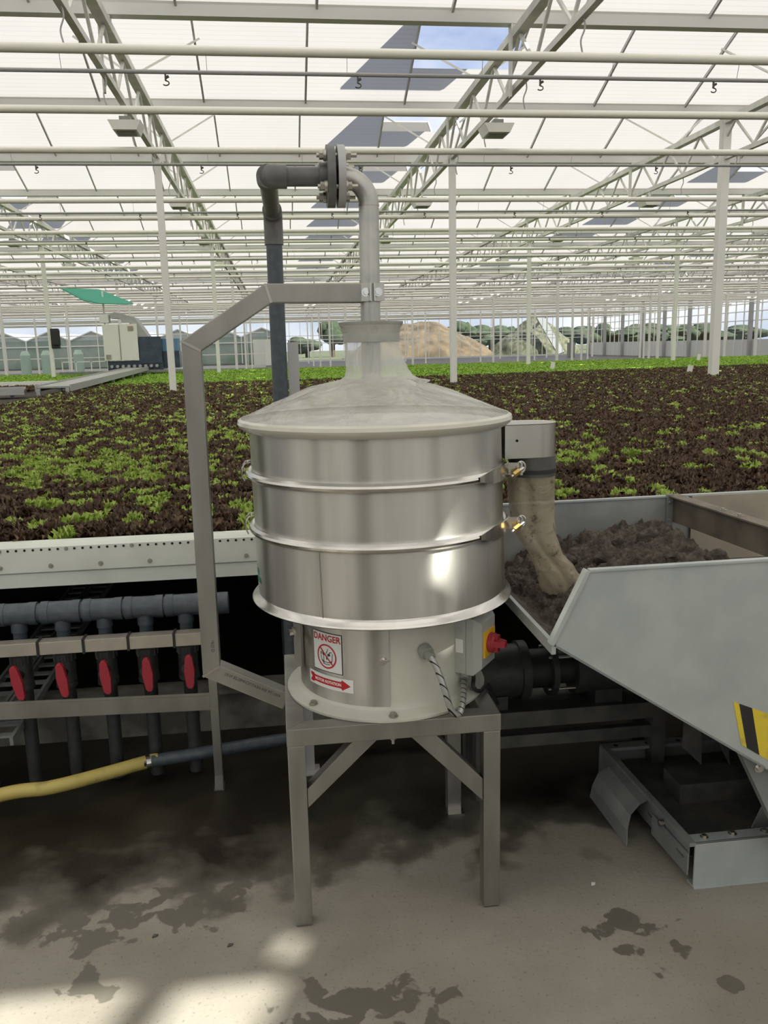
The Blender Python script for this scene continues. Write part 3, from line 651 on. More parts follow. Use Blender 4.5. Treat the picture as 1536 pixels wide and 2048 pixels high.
red, green = [], []
yy = BY + 0.10; row = 0
while yy < 20.6:
    dy = 0.085 if yy < 9 else 0.10
    xl, xr = -0.36 * yy - 0.6, 0.62 * yy + 0.6
    if yy > 12: xl = max(xl, -3.9)
    k0 = int(xl / 0.0725)
    for k in range(k0, int(xr / 0.0725)):
        x = k * 0.0725 + 0.018 + rng.normal(0, .008); y = yy + rng.normal(0, .012) + (0.04 if k % 2 else 0)
        # rows of green and red alternate; fewer greens to the right and far back
        if y > 18.8 + 0.2 * max(0, x - 4): continue
        side = 1 / (1 + math.exp((x - 0.55 - 0.25 * (y - 3.3)) * 2.2))
        n1 = mnoise.noise((x * 1.1, y * 0.6, 3.1)); n2 = 0.75 * mnoise.noise((k * 0.93, y * 0.55, 9.4)) + 0.35 * mnoise.noise((k * 1.9, y * 7.0, 2.2))
        pg = (0.02 + 0.29 * side) * (1.0 if y < 6 else max(0.5, 1.0 - (y - 6) * 0.10)) + 0.02 + 0.14 * n1 * (0.4 + side) + 0.50 * n2
        if k % 2 == 0: pg += 0.10
        (green if rng.random() < pg else red).append((x, y, row))
    yy += dy; row += 1
while False: pass
for xx in np.arange(-9.5, -4.9, 0.11):                 # bed beyond the conveyor on the left
    for y in np.arange(17.0, 20.6, 0.11): red.append((xx + rng.normal(0, .02), y, 0))

def visible(p):
    u, v = px((p[0], p[1], BZ + .05))
    if u < -10 or u > 1546: return False
    if 505 < u < 1000 and v > 800: return False
    if 365 < u < 432 and v > 700: return False
    if u > 1010 and v > 1012: return False
    if 1015 < u < 1105 and v > 850: return False
    return True
for lst, meshes, nm, cat in ((red, near_red, 'red_lettuce', 'dark red curly lettuce'), (green, near_green, 'green_lettuce', 'bright green curly lettuce')):
    lst.sort(key=lambda p: p[1])
    ind = [p for p in lst if visible(p)][:300]; keep = set(map(id, ind)); rest = [p for p in lst if id(p) not in keep]
    for i, p in enumerate(ind):
        o = bpy.data.objects.new(nm, meshes[int(rng.integers(0, 5))]); COL.objects.link(o)
        o.location = (p[0], p[1], 0.866); o.rotation_euler = (rng.normal(0, .12), rng.normal(0, .12), rng.uniform(0, 6.28)); s = rng.uniform(.82, 1.22); o.scale = (s, s, s * rng.uniform(.85, 1.15))
        hue = 'red' if nm == 'red_lettuce' else 'green'; n_ = sum(1 for q in ind if q[2] == p[2] and q[0] < p[0])
        props(o, f'{"dark red" if hue == "red" else "bright green"} lettuce, {ordw(p[2])} row from the bench edge, {ordw(n_)} {hue} one from the left', 'lettuce', f'{hue} lettuces in the front rows of the bench')
    mid = [p for p in rest if p[1] < 8.5]; far = [p for p in rest if p[1] >= 8.5]
    R_, H_ = (0.060, 0.062) if nm == 'red_lettuce' else (0.055, 0.060)
    mt = m_lred if nm == 'red_lettuce' else m_lgreen
    colr = 'dark red' if nm == 'red_lettuce' else 'bright green'
    scatter(nm + '_bed', [lettuce(9, 3, 3, R_, H_, s + 50, 1.1) for s in range(5)], mid, mt, 0.868, f'{colr} lettuces filling the middle of the bench', 'lettuce bed')
    scatter('distant_' + nm + '_bed', [lettuce(6, 2, 2, R_ * 1.1, H_, s + 80, 1.2) for s in range(4)], far, mt, 0.87, f'distant {colr} lettuces far back on the bench', 'lettuce bed')
pts = [(x + rng.normal(0, .03), y + rng.normal(0, .03), 0) for y in np.arange(19.0, 31, 0.18) for x in np.arange(-0.36 * y - 4, 0.62 * y + 2, 0.18) if y > 18.9 + 0.2 * max(0, x - 4)]
scatter('young_lettuce_bed', [lettuce(6, 2, 2, 0.12, 0.03, s + 120, .5) for s in range(3)], pts, m_lyoung, 0.87, 'bright green band of young lettuce before the far wall', 'lettuce bed')
# white tags among the plants
for i, (x, y) in enumerate(((8.5, 16.8), (7.2, 21.8), (13.7, 26.5))):
    b = MB(); b.bar((x, y, 0.9), (x + 0.03, y, 1.06 + .02 * i), 0.11, 0.02, (0, 1, 0)); b.tube([(x, y, 0.86), (x, y, 0.95)], .008, 6)
    props(b.build('plant_tag', m_sign), f'white plant tag standing in the lettuces at right, {["nearest", "middle", "farthest"][i]} of three', 'tag', 'white plant tags')

# ------------------------------------------------------------------ machine table
TXa, TXb, TYa, TYb, TZ = -0.023, 0.567, 2.11, 2.68, 0.598
tb = root('machine_table', (0.27, 2.4, 0), 'low square-tube steel table carrying the round vibrating sieve', 'table')
w = 0.05
b = MB()
b.prism([(TXa, TYa), (TXb, TYa), (TXb - w, TYa + w), (TXa + w, TYa + w)], 'z', TZ - w, TZ); b.prism([(TXa, TYb), (TXb, TYb), (TXb - w, TYb - w), (TXa + w, TYb - w)], 'z', TZ - w, TZ)
b.prism([(TXa, TYa), (TXa, TYb), (TXa + w, TYb - w), (TXa + w, TYa + w)], 'z', TZ - w, TZ); b.prism([(TXb, TYa), (TXb, TYb), (TXb - w, TYb - w), (TXb - w, TYa + w)], 'z', TZ - w, TZ)
b.build('top_frame', m_tube, tb, bevel=0.0025)
for (x, y) in ((TXa, TYa), (TXb - w, TYa), (TXa, TYb - w), (TXb - w, TYb - w)):
    b = MB(); b.box(x + .001, x + w - .001, y + .001, y + w - .001, 0.004, TZ - w); lg = b.build('leg', m_tube, tb, bevel=0.003)
    if y > 2.3: b = MB(); b.box(x - 0.004, x + w + 0.004, y - 0.03, y + w + 0.004, 0.0, 0.006); b.build('foot_plate', m_bright, lg)
for pl_ in ([(0.155, 0.548), (0.223, 0.548), (0.0275, 0.362), (0.0275, 0.418)], [(0.315, 0.548), (0.385, 0.548), (0.5165, 0.405), (0.5165, 0.338)]):
    b = MB(); b.prism(pl_, 'y', 2.115, 2.155); b.build('corner_brace', m_tube, tb, bevel=0.002)
b = MB(); b.box(TXa + w, TXb - w, 2.375, 2.425, TZ - w, TZ - 0.005); b.build('cross_member', m_tube, tb)
for (x, y) in ((0.268, 2.135),):
    b = MB(); b.tube([(x, y, TZ - 0.05), (x, y, TZ - 0.062)], 0.010, 6); b.tube([(x, y, TZ - 0.05), (x, y, TZ - 0.075)], 0.005, 8); b.build('hanging_bolt', m_bolt, tb)

# ------------------------------------------------------------------ vibrating sieve
CB = (0.284, 2.4)
TILT = -0.0175; ZR = 0.60
sv = root('vibrating_sieve', (0.284, 2.4, 0.598), 'round stainless vibrating sieve in three stacked drums under a clear plastic cover', 'vibrating sieve')
def cxy(z): return (CB[0] + TILT * (z - ZR), CB[1])
b = MB(); b.lathe([(0.20, 0.599), (0.297, 0.599), (0.298, 0.606), (0.27, 0.611), (0.259, 0.618), (0.252, 0.64), (0.252, 0.905), (0.20, 0.905)], CB, 96, closed_profile=True)
b.build('base_shell', m_cream, sv, smooth=True)
for a in (0, 70, 141, 215, 267, 330):
    x, y = CB[0] + 0.277 * math.cos(math.radians(a)), CB[1] + 0.277 * math.sin(math.radians(a))
    b = MB(); b.hexbolt((x, y, 0.609), (0, 0, 1), 0.009, 0.008); b.build('flange_bolt', m_bolt, sv)
b = MB(); b.lathe([(0.2525, 0.627), (0.2565, 0.627), (0.2565, 0.90), (0.2525, 0.90)], CB, 60, a0=-266, a1=-94.5, closed_profile=True)
panel = b.build('steel_panel', m_drum, sv, smooth=True)
panel['label'] = 'brushed stainless wrap panel'
def cylmap(a_c, z_c, r):                          # flat (u right, v up) -> wrapped on the shell, u=0 at angle a_c degrees
    def f(u, v, d=0.0):
        an = math.radians(a_c) + u / r; return (CB[0] + (r + d) * math.cos(an), CB[1] + (r + d) * math.sin(an), z_c + v)
    return f
def wrapped(polys, f, d, name, m, parent, seg=0.006):
    """fill flat polygons (list of point lists), cut into vertical strips, wrapped by f with offset d"""
    b = MB()
    for (u0, u1, v0f, v1f) in polys:
        n = max(1, int((u1 - u0) / seg))
        for i in range(n):
            a, c = u0 + (u1 - u0) * i / n, u0 + (u1 - u0) * (i + 1) / n
            b.add([f(a, v0f(a), d), f(c, v0f(c), d), f(c, v1f(c), d), f(a, v1f(a), d)], [(0, 1, 2, 3)])
    return b.build(name, m, parent)
K = lambda v: (lambda u: v)
def text_mesh(txt, size, f, d, name, m, parent, align='CENTER', cx=0, cy=0, sx=1.0, bold=0.0, cut=0.004):
    cu = bpy.data.curves.new('t', 'FONT'); cu.body = txt; cu.size = size; cu.align_x = align; cu.align_y = 'CENTER'; cu.offset = bold; cu.resolution_u = 3
    ob = bpy.data.objects.new('t', cu); COL.objects.link(ob); dg = bpy.context.evaluated_depsgraph_get(); dg.update()
    me = bpy.data.meshes.new_from_object(ob.evaluated_get(dg)); 
    import bmesh
    bm = bmesh.new(); bm.from_mesh(me); o0 = Vector(WO[parent.name])
    for v in bm.verts:
        q = f(v.co.x * sx + cx, v.co.y + cy, d); v.co = Vector(q) - o0
    me2 = bpy.data.meshes.new(name); bm.to_mesh(me2); bm.free(); me2.materials.clear(); me2.materials.append(m)
    bpy.data.objects.remove(ob); bpy.data.meshes.remove(me); bpy.data.curves.remove(cu)
    o = bpy.data.objects.new(name, me2); COL.objects.link(o); o.parent = parent; WO[o.name] = tuple(o0); return o
# danger sign
r_ = 0.2565; f = cylmap(-136.3, 0.768, r_)
sg = wrapped([(-0.0545, 0.0545, K(-0.0580), K(0.0580))], f, 0.0006, 'danger_sign', m_ink, sv)
sg['label'] = 'white DANGER sticker with a crossed-out pictogram in a red ring'
wrapped([(-0.0522, 0.0522, K(-0.0557), K(0.0557))], f, 0.0012, 'sign_face', m_sign, sg)
text_mesh('DANGER', 0.0262, f, 0.0018, 'sign_lettering', m_redink, sg, cx=0, cy=0.0405, sx=0.95, bold=0.0006)
b = MB(); n = 48
for i in range(n):
    a0, a1 = 2 * PI * i / n, 2 * PI * (i + 1) / n
    b.add([f(math.cos(a) * r, -0.012 + math.sin(a) * r, 0.0022) for a, r in ((a0, .0355), (a1, .0355), (a1, .0312), (a0, .0312))], [(0, 1, 2, 3)])
for i in range(8):
    t0, t1 = i / 8, (i + 1) / 8; c = math.cos(PI / 4)
    def dg_(t, s): return f(-0.0235 + 0.047 * t + s * .0014, -0.012 + 0.0235 - 0.047 * t + s * .0014, 0.0024)
    b.add([dg_(t0, -1), dg_(t1, -1), dg_(t1, 1), dg_(t0, 1)], [(0, 1, 2, 3)])
b.build('prohibition_ring', m_redink, sg)
b = MB()
def stroke(pts, wd=0.0010):
    for (p, q) in zip(pts[:-1], pts[1:]):
        dx, dy = q[0] - p[0], q[1] - p[1]; Ln = math.hypot(dx, dy) or 1; nx, ny = -dy / Ln * wd, dx / Ln * wd
        b.add([f(p[0] + nx, p[1] + ny, .0019), f(p[0] - nx, p[1] - ny, .0019), f(q[0] - nx, q[1] - ny, .0019), f(q[0] + nx, q[1] + ny, .0019)], [(0, 1, 2, 3)])
stroke([(-0.022, -0.001), (-0.019, -0.022), (-0.012, -0.032)]); stroke([(0.022, -0.001), (0.020, -0.024), (0.014, -0.031)])
stroke([(-0.019, -0.030 + .006), (-0.010, -0.0285), (0.0, -0.0295), (0.010, -0.0285), (0.019, -0.024)]); stroke([(-0.013, -0.034), (0, -0.036), (0.013, -0.034)])
stroke([(-0.010, -0.008), (-0.010, -0.034)]); stroke([(-0.014, -0.003), (-0.008, -0.010)], .003); stroke([(0.004, -0.007), (0.014, -0.006)], .0032)
stroke([(-0.002, -0.004), (0.003, 0.003), (0.006, 0.011)]); stroke([(0.006, -0.012), (0.012, 0.001), (0.020, 0.002)]); stroke([(-0.02, -0.008), (-0.016, 0.002)]); stroke([(0.0, -0.012), (0.001, -0.022)], .0014)
b.build('pictogram', m_ink, sg)
f2 = cylmap(-135.7, 0.6805, r_)
rl = wrapped([(-0.083, 0.083, K(-0.0195), K(0.0195))], f2, 0.0008, 'rotation_sticker', m_sign, sv); rl['label'] = 'white MOTOR ROTATION sticker with a red arrow'
b = MB(); pts = []
def arrow_lo(u): return -0.0085 if u < 0.048 else -0.0155 * (0.074 - u) / 0.026
def arrow_hi(u): return 0.0085 if u < 0.048 else 0.0155 * (0.074 - u) / 0.026
def tail_lo(u): return -0.0135 if u < -0.060 else -0.0135 + (u + 0.060) / .010 * .005
us = [-0.076 + i * 0.005 for i in range(31)]
for a, c in zip(us[:-1], us[1:]):
    def lo_(u): 
        if u <= -0.0655: return (-0.0135, -0.0005 * 0 - 0.0135 * max(0, 1 - (u + .076) / .0105) * 1.0)
        return None
    def ylo(u): return -0.0135 if u < -0.058 else (-0.0095 if u < 0.048 else -0.0155 * (0.0745 - u) / 0.0265)
    b.add([f2(a, ylo(a), .0013), f2(c, ylo(c - 1e-5), .0013), f2(c, -ylo(c - 1e-5), .0013), f2(a, -ylo(a), .0013)], [(0, 1, 2, 3)])
b.add([f2(0.0475, -0.0155, .0013), f2(0.0745, 0, .0013), f2(0.0475, 0.0155, .0013)], [(0, 1, 2)])
b.build('rotation_arrow', m_redink, rl)
b = MB(); b.add([f2(-0.0775, -0.009, .0015), f2(-0.068, 0, .0015), f2(-0.0775, 0.009, .0015)], [(0, 1, 2)]); b.build('arrow_notch', m_sign, rl)
text_mesh('MOTOR ROTATION', 0.0118, f2, 0.0019, 'rotation_lettering', m_whink, rl, cx=-0.004, cy=0.0, sx=0.93, bold=0.0004)
# panel latch
fl = cylmap(-98.3, 0.762, 0.2565); c = Vector(fl(0, 0, 0)); c2_ = Vector(fl(0, 0, 0.012))
b = MB(); b.tube([c, c.lerp(c2_, .35)], 0.012, 20); b.tube([c.lerp(c2_, .3), c2_], 0.007, 6); q = Vector(fl(0.017, 0, 0.004)); b.bar(c.lerp(c2_, .3), q, 0.006, 0.004); b.build('panel_latch', m_bright, sv, smooth=True)
# side lug with bolt at left
b = MB(); b.box(0.010, 0.030, 2.33, 2.342, 0.69, 0.90); b.build('side_bracket', m_tube, sv)
b = MB(); b.hexbolt((0.012, 2.32, 0.80), (-1, -0.3, 0), 0.010, 0.012); b.build('bracket_bolt', m_bright, sv)

# three drums
def drum(name, z0, z1, r):
    b = MB(); b.lathe([(r, z0), (r, z1), (r - 0.004, z1), (r - 0.004, z0)], cxy(0.6), 128, closed_profile=True, tilt=TILT, zref=0.6); return b.build(name, m_drum, sv, smooth=True)
dl = drum('lower_drum', 0.897, 1.092, 0.3625); dm = drum('middle_drum', 1.108, 1.247, 0.3605); du = drum('upper_drum', 1.262, 1.392, 0.3590)
dl['label'] = 'tallest, bottom stainless drum'; du['label'] = 'top stainless drum'
b = MB(); b.lathe([(0.25, 0.893), (0.378, 0.889), (0.382, 0.893), (0.378, 0.898), (0.366, 0.905), (0.361, 0.915), (0.358, 0.9), (0.25, 0.898)], cxy(.6), 128, closed_profile=True, tilt=TILT, zref=.6)
b.build('bottom_flange', m_bright, sv, smooth=True, auto=50)
b = MB(); b.lathe([(0.3628, 0.905), (0.3634, 0.905), (0.3634, 1.085), (0.3628, 1.085)], cxy(.6), 1, a0=-122.1, a1=-121.8, closed_profile=True, tilt=TILT, zref=.6); b.build('weld_seam', m_bolt, dl)
cb_ = cxy(.97); b = MB()
for i in range(5):
    for (z0, z1, k) in ((0.95, 0.965, 1), (0.97, 0.99, .7), (0.995, 1.0, .5)):
        a0, a1 = math.radians(-176 + i * 2 * k), math.radians(-176 + (i + 1) * 2 * k); R_ = 0.3632
        b.add([(cb_[0] + R_ * math.cos(a), cb_[1] + R_ * math.sin(a), z) for a, z in ((a0, z0), (a1, z0), (a1, z1), (a0, z1))], [(0, 1, 2, 3)])
b.build('green_sticker', mat('green_sticker', (0.02, 0.20, 0.14), 0.4), dl)
# clamp rings
for nm, zc, ya in (('clamp_ring', 1.2545, 0), ('clamp_ring', 1.1000, 0)):
    b = MB(); b.lathe([(0.3595, zc - 0.011), (0.368, zc - 0.0125), (0.3755, zc - 0.006), (0.3775, zc), (0.3755, zc + 0.006), (0.368, zc + 0.0125), (0.3595, zc + 0.011)], cxy(.6), 128, closed_profile=True, tilt=TILT, zref=.6)
    cr_ = b.build(nm, m_bright, sv, smooth=True, auto=25); c0 = cxy(zc)
    def ring(a, r, z): return Vector((c0[0] + r * math.cos(math.radians(a)), c0[1] + r * math.sin(math.radians(a)), z))
    b = MB()                                  # flat wing that widens towards the toggle
    for s_ in range(10):
        a0, a1 = -52 + s_ * 3.2, -52 + (s_ + 1) * 3.2
        h0, h1 = 0.006 + 0.014 * min(1, s_ / 3), 0.006 + 0.014 * min(1, (s_ + 1) / 3)
        b.add([ring(a0, .3795, zc - h0), ring(a1, .3795, zc - h1), ring(a1, .3795, zc + h1), ring(a0, .3795, zc + h0), ring(a0, .3765, zc - h0), ring(a1, .3765, zc - h1), ring(a1, .3765, zc + h1), ring(a0, .3765, zc + h0)],
              [(0, 1, 2, 3), (4, 7, 6, 5), (0, 4, 5, 1), (2, 6, 7, 3)])
    b.build('clamp_wing', m_bright, cr_)
    e = ring(-20, .378, zc); d = Vector((0.85, -0.2, 0)).normalized()
    b = MB(); b.bar(e, e + d * 0.035, 0.034, 0.004, (0, 1, 0)); b.bar(e + d * 0.033 + Vector((0, -.004, -.016)), e + d * 0.033 + Vector((0, -.004, .018)), 0.006, 0.022, (0, 1, 0)); b.build('clamp_lug', m_bright, cr_)
    b = MB(); p0 = e + d * 0.038 + Vector((0, -.012, .004)); p1 = p0 + Vector((-0.040, -0.022, -0.020)); b.tube([p0, p1], 0.0045, 8); b.build('toggle_bolt', m_bright, cr_)
    b = MB(); b.tube([p0.lerp(p1, .35), p0.lerp(p1, .82)], 0.0085, 6); b.build('brass_nut', m_brass, cr_)
    b = MB(); b.tube([e + d * 0.035 + Vector((.012 * math.cos(q), 0, .016 * math.sin(q) + .004)) for q in np.linspace(0, 2 * PI, 14)], 0.0028, 6); b.build('toggle_loop', m_bright, cr_)
    l0 = ring(176, .377, zc)
    b = MB(); b.tube([l0 + Vector(v) for v in ((0.014, -.03, .03), (0.0, -.032, .028), (-.010, -.034, .016), (-.011, -.034, -.006), (-.004, -.034, -.022))], 0.0022, 6)
    b.tube([l0 + Vector(v) for v in ((0.014, .02, .03), (0.0, .022, .028), (-.010, .024, .016), (-.006, .024, 0.0))], 0.0022, 6)
    b.tube([l0 + Vector((0.006, -.032, .029)), l0 + Vector((0.006, .022, .029))], 0.0022, 6); b.build('left_latch', m_bright, cr_)

# clear cover
b = MB(); prof = [(0.366, 1.376), (0.374, 1.379), (0.384, 1.387), (0.388, 1.396), (0.3865, 1.403), (0.380, 1.410), (0.36, 1.419), (0.33, 1.431), (0.30, 1.443), (0.26, 1.456), (0.22, 1.469), (0.18, 1.483), (0.145, 1.493), (0.115, 1.502), (0.093, 1.509), (0.081, 1.518), (0.0765, 1.535), (0.0760, 1.56), (0.077, 1.60), (0.0775, 1.625), (0.082, 1.642), (0.088, 1.655), (0.0875, 1.664)]
b.lathe(prof, cxy(.6), 144, tilt=TILT, zref=.6)
vv = []
for (x, y, z) in b.v:
    c0 = cxy(z); dx, dy = x - c0[0], y - c0[1]; r = math.hypot(dx, dy); a = math.atan2(dy, dx)
    if 0.09 < r < 0.375 and z > 1.40:
        k = min(1, (r - .09) / .05) * min(1, (0.375 - r) / .06)
        z += k * (0.0065 * math.sin(a * 6 + r * 16) + 0.006 * mnoise.noise((x * 14, y * 14, 1.7)) + 0.003 * mnoise.noise((x * 45, y * 45, 4.0)))
    if r < 0.12 and z > 1.50:                 # crease pulled out on the right side of the neck
        k = max(0, math.cos(a - math.radians(-20))) ** 6 * max(0, min(1, (1.60 - z) / 0.08)); x += dx * 0.42 * k; y += dy * 0.42 * k
    vv.append((x, y, z))
b.v = vv
cov = b.build('plastic_cover', m_film, sv, smooth=True, auto=80); cov['label'] = 'clear flexible plastic cover drawn up to a neck'
b = MB(); b.lathe([(0.372, 1.377), (0.386, 1.3865), (0.3905, 1.396), (0.388, 1.405), (0.380, 1.4105), (0.3785, 1.408), (0.3855, 1.402), (0.3865, 1.396), (0.383, 1.389), (0.372, 1.380)], cxy(.6), 128, closed_profile=True, tilt=TILT, zref=.6)
b.build('cover_bead', mat('milky_rim', (0.60, 0.59, 0.51), 0.25, 0, coat=.4), cov, smooth=True)
b = MB(); b.lathe([(0.0, 1.386), (0.358, 1.386), (0.358, 1.383), (0.0, 1.383)], cxy(.6), 64, tilt=TILT, zref=.6); b.build('sieve_screen', mat('sieve_mesh', (0.55, 0.55, 0.52), 0.5, 0.1, (0.66, 0.65, 0.60), 12), sv)
b = MB(); b.lathe([(0.0765, 1.612), (0.0800, 1.612), (0.0805, 1.648), (0.0900, 1.660), (0.0905, 1.667), (0.087, 1.667), (0.0765, 1.650)], cxy(.6), 64, closed_profile=True, tilt=TILT, zref=.6); b.build('neck_collar', mat('milky_collar', (0.40, 0.40, 0.36), 0.35, 0.1, (0.34, 0.34, 0.31), 20), cov, smooth=True)

# switch box on its cream stand-off
sa = math.radians(-36)
def rotp(x, y, z, c=(0.49, 2.22)): return (c[0] + 0.013 + (x - c[0]) * math.cos(sa) - (y - c[1]) * math.sin(sa), c[1] + (x - c[0]) * math.sin(sa) + (y - c[1]) * math.cos(sa), z)
def rb(b):
    b.v = [rotp(*p) for p in b.v]; return b
b = MB(); b.box(0.38, 0.449, 2.205, 2.33, 0.70, 0.862); rb(b).build('box_standoff', m_cream, sv, bevel=0.004)
b = MB(); b.box(0.449, 0.490, 2.195, 2.325, 0.682, 0.848); sb = rb(b).build('switch_box', m_box, sv, bevel=0.006); sb['label'] = 'grey plastic isolator box'
b = MB(); b.prism([(2.195, 0.682), (2.325, 0.682), (2.325, 0.848), (2.195, 0.848)], 'x', 0.4905, 0.512)
b.add([(0.512, 2.195, 0.682), (0.512, 2.325, 0.682), (0.512, 2.325, 0.848), (0.512, 2.195, 0.848), (0.532, 2.212, 0.700), (0.532, 2.308, 0.700), (0.532, 2.308, 0.832), (0.532, 2.212, 0.832)], [(0, 1, 5, 4), (1, 2, 6, 5), (2, 3, 7, 6), (3, 0, 4, 7), (4, 5, 6, 7)])
rb(b).build('box_lid', m_box, sb)
b = MB()
for z in (0.72, 0.81): b.tube([(0.468, 2.1952, z), (0.468, 2.1935, z)], 0.009, 20)
rb(b).build('knockout', m_box, sb)
b = MB(); b.box(0.459, 0.482, 2.194, 2.1952, 0.745, 0.785); rb(b).build('rating_label', m_sign, sb)
b = MB(); b.box(0.532, 0.537, 2.222, 2.298, 0.728, 0.802); rb(b).build('yellow_plate', m_yplate, sb)
b = MB(); b.tube([(0.537, 2.26, 0.765), (0.550, 2.26, 0.765)], 0.029, 28); b.tube([(0.550, 2.26, 0.765), (0.556, 2.26, 0.765)], [0.027, 0.022], 24)
b.bar((0.556, 2.26, 0.765 - 0.024), (0.556, 2.26, 0.765 + 0.024), 0.020, 0.016, (1, 0, 0)); b.prism([(0.548, 2.236), (0.548, 2.284), (0.585, 2.268), (0.585, 2.252)], 'z', 0.757, 0.775); rb(b).build('rotary_handle', m_red, sb, smooth=True)
b = MB(); b.tube([(0.468, 2.235, 0.682), (0.468, 2.235, 0.657)], 0.013, 12); rb(b).build('cable_gland', m_box, sb)
g0 = Vector(cylmap(-72, 0.782, 0.252)(0, 0)); gd = Vector((math.cos(math.radians(-66)), math.sin(math.radians(-66)), -0.35)).normalized()
b = MB(); b.tube([g0, g0 + gd * 0.022], 0.020, 16); b.tube([g0 + gd * .02, g0 + gd * 0.04], 0.015, 6); b.build('shell_gland', mat('grey_gland', (0.34, 0.35, 0.31), 0.5), sv, smooth=True)
ge = Vector(rotp(0.468, 2.235, 0.657)); pth = bez([g0 + gd * 0.035, (0.392, 2.115, 0.735), (0.408, 2.10, 0.683), (0.424, 2.10, 0.628), (0.447, 2.11, 0.606), (0.466, 2.14, 0.628), tuple(ge)], 8)
def condmat():
    m = bpy.data.materials.new('braided_conduit'); m.use_nodes = True; t = m.node_tree; n = t.nodes; l = t.links; bs = n['Principled BSDF']
    co = n.new('ShaderNodeTexCoord'); wv = n.new('ShaderNodeTexWave'); wv.inputs['Scale'].default_value = 22; wv.wave_type = 'BANDS'; wv.bands_direction = 'DIAGONAL'; l.new(co.outputs['Object'], wv.inputs[0])
    r = n.new('ShaderNodeValToRGB'); r.color_ramp.elements[0].position = 0.06; r.color_ramp.elements[0].color = (0.02, 0.02, 0.02, 1); r.color_ramp.elements[1].position = 0.10; r.color_ramp.elements[1].color = (0.42, 0.43, 0.41, 1)
    l.new(wv.outputs[0], r.inputs[0]); l.new(r.outputs[0], bs.inputs['Base Color']); bs.inputs['Metallic'].default_value = .5; bs.inputs['Roughness'].default_value = .4; return m
b = MB(); b.tube(pth, 0.0088, 12); b.build('braided_conduit', condmat(), sv, smooth=True)
b = MB(); b.tube(bez([rotp(0.485, 2.25, 0.682), rotp(0.49, 2.25, 0.655), (0.515, 2.22, 0.632), (0.54, 2.24, 0.612), (0.575, 2.30, 0.605), (0.60, 2.36, 0.56), (0.66, 2.5, 0.45)], 8), 0.006, 8); b.build('black_cable', m_blk, sv, smooth=True)

# discharge spout and sleeve
b = MB(); cs = (0.735, 2.4); rr = 0.067
poly = [(cs[0] - 0.10, cs[1] - rr)] + [(cs[0] + rr * math.cos(a), cs[1] + rr * math.sin(a)) for a in np.linspace(-PI / 2, PI / 2, 25)] + [(cs[0] - 0.10, cs[1] + rr)]
b.prism(poly, 'z', 1.274, 1.369); b.prism([(x * 1.0, y) for x, y in poly], 'z', 1.2735, 1.2738)
b.add([(x, y, 1.369) for x, y in poly] + [(cs[0] + (x - cs[0]) * 1.03, cs[1] + (y - cs[1]) * 1.03, 1.371) for x, y in poly], [(i, (i + 1) % len(poly), (i + 1) % len(poly) + len(poly), i + len(poly)) for i in range(len(poly))])
spt = b.build('discharge_spout', m_steel, sv, smooth=True)
b = MB(); b.lathe([(0.066, 1.215), (0.0695, 1.215), (0.0695, 1.274), (0.066, 1.274)], cs, 40, closed_profile=True); b.build('spout_neck', m_darkst, spt, smooth=True)
b = MB(); b.tube([(cs[0] - 0.095 + .03, cs[1] - rr - 0.0008, 1.325), (cs[0] - 0.095 + .03, cs[1] - rr - 0.002, 1.325)], 0.004, 8); b.build('spout_hole', m_hole, spt)
sec = [(0.735, 1.245, .070, .068, 0), (0.735, 1.20, .070, .066, 0), (0.733, 1.14, .069, .060, 0), (0.736, 1.08, .067, .050, -.05), (0.748, 1.03, .062, .042, -.12), (0.772, 0.985, .062, .036, -.3), (0.808, 0.94, .070, .030, -.40), (0.832, 0.90, .074, .034, -.30), (0.846, 0.865, .072, .036, -.18), (0.850, 0.842, .068, .032, -.08)]
b = MB(); n = 40; vs = []; fs = []
S2 = []
for i in range(len(sec) - 1):
    for k in range(4):
        t = k / 4; S2.append(tuple(a * (1 - t) + c_ * t for a, c_ in zip(sec[i], sec[i + 1])))
S2.append(sec[-1])
for i, (cx_, z, wx, wy, sl_) in enumerate(S2):
    for k in range(n):
        a = 2 * PI * k / n; depth = i / len(S2)
        wr = 1 + depth * (0.13 * math.sin(3 * a + i * .16) + 0.05 * math.sin(7 * a + i * .4)) - 0.28 * math.exp(-((a - (4.2 + i * 0.018)) / 0.22) ** 2) * min(1, i / 6); x = cx_ + wx * math.cos(a) * wr; y = 2.4 + wy * math.sin(a) * wr
        vs.append((x, y, z + sl_ * (x - cx_) + (0.012 * mnoise.noise((k * .5, 1, i * .5)) if i > 4 else 0)))
for i in range(len(S2) - 1):
    for k in range(n): fs.append((i * n + k, i * n + (k + 1) % n, (i + 1) * n + (k + 1) % n, (i + 1) * n + k))
b.add(vs, fs); slv = b.build('discharge_sleeve', m_sleeve, sv, smooth=True, auto=80); slv['label'] = 'soil-stained clear plastic sleeve'
b = MB(); b.lathe([(0.0705, 1.225), (0.0725, 1.225), (0.0725, 1.236), (0.0705, 1.236)], cs, 40, closed_profile=True); b.build('hose_clip', m_blk, slv)

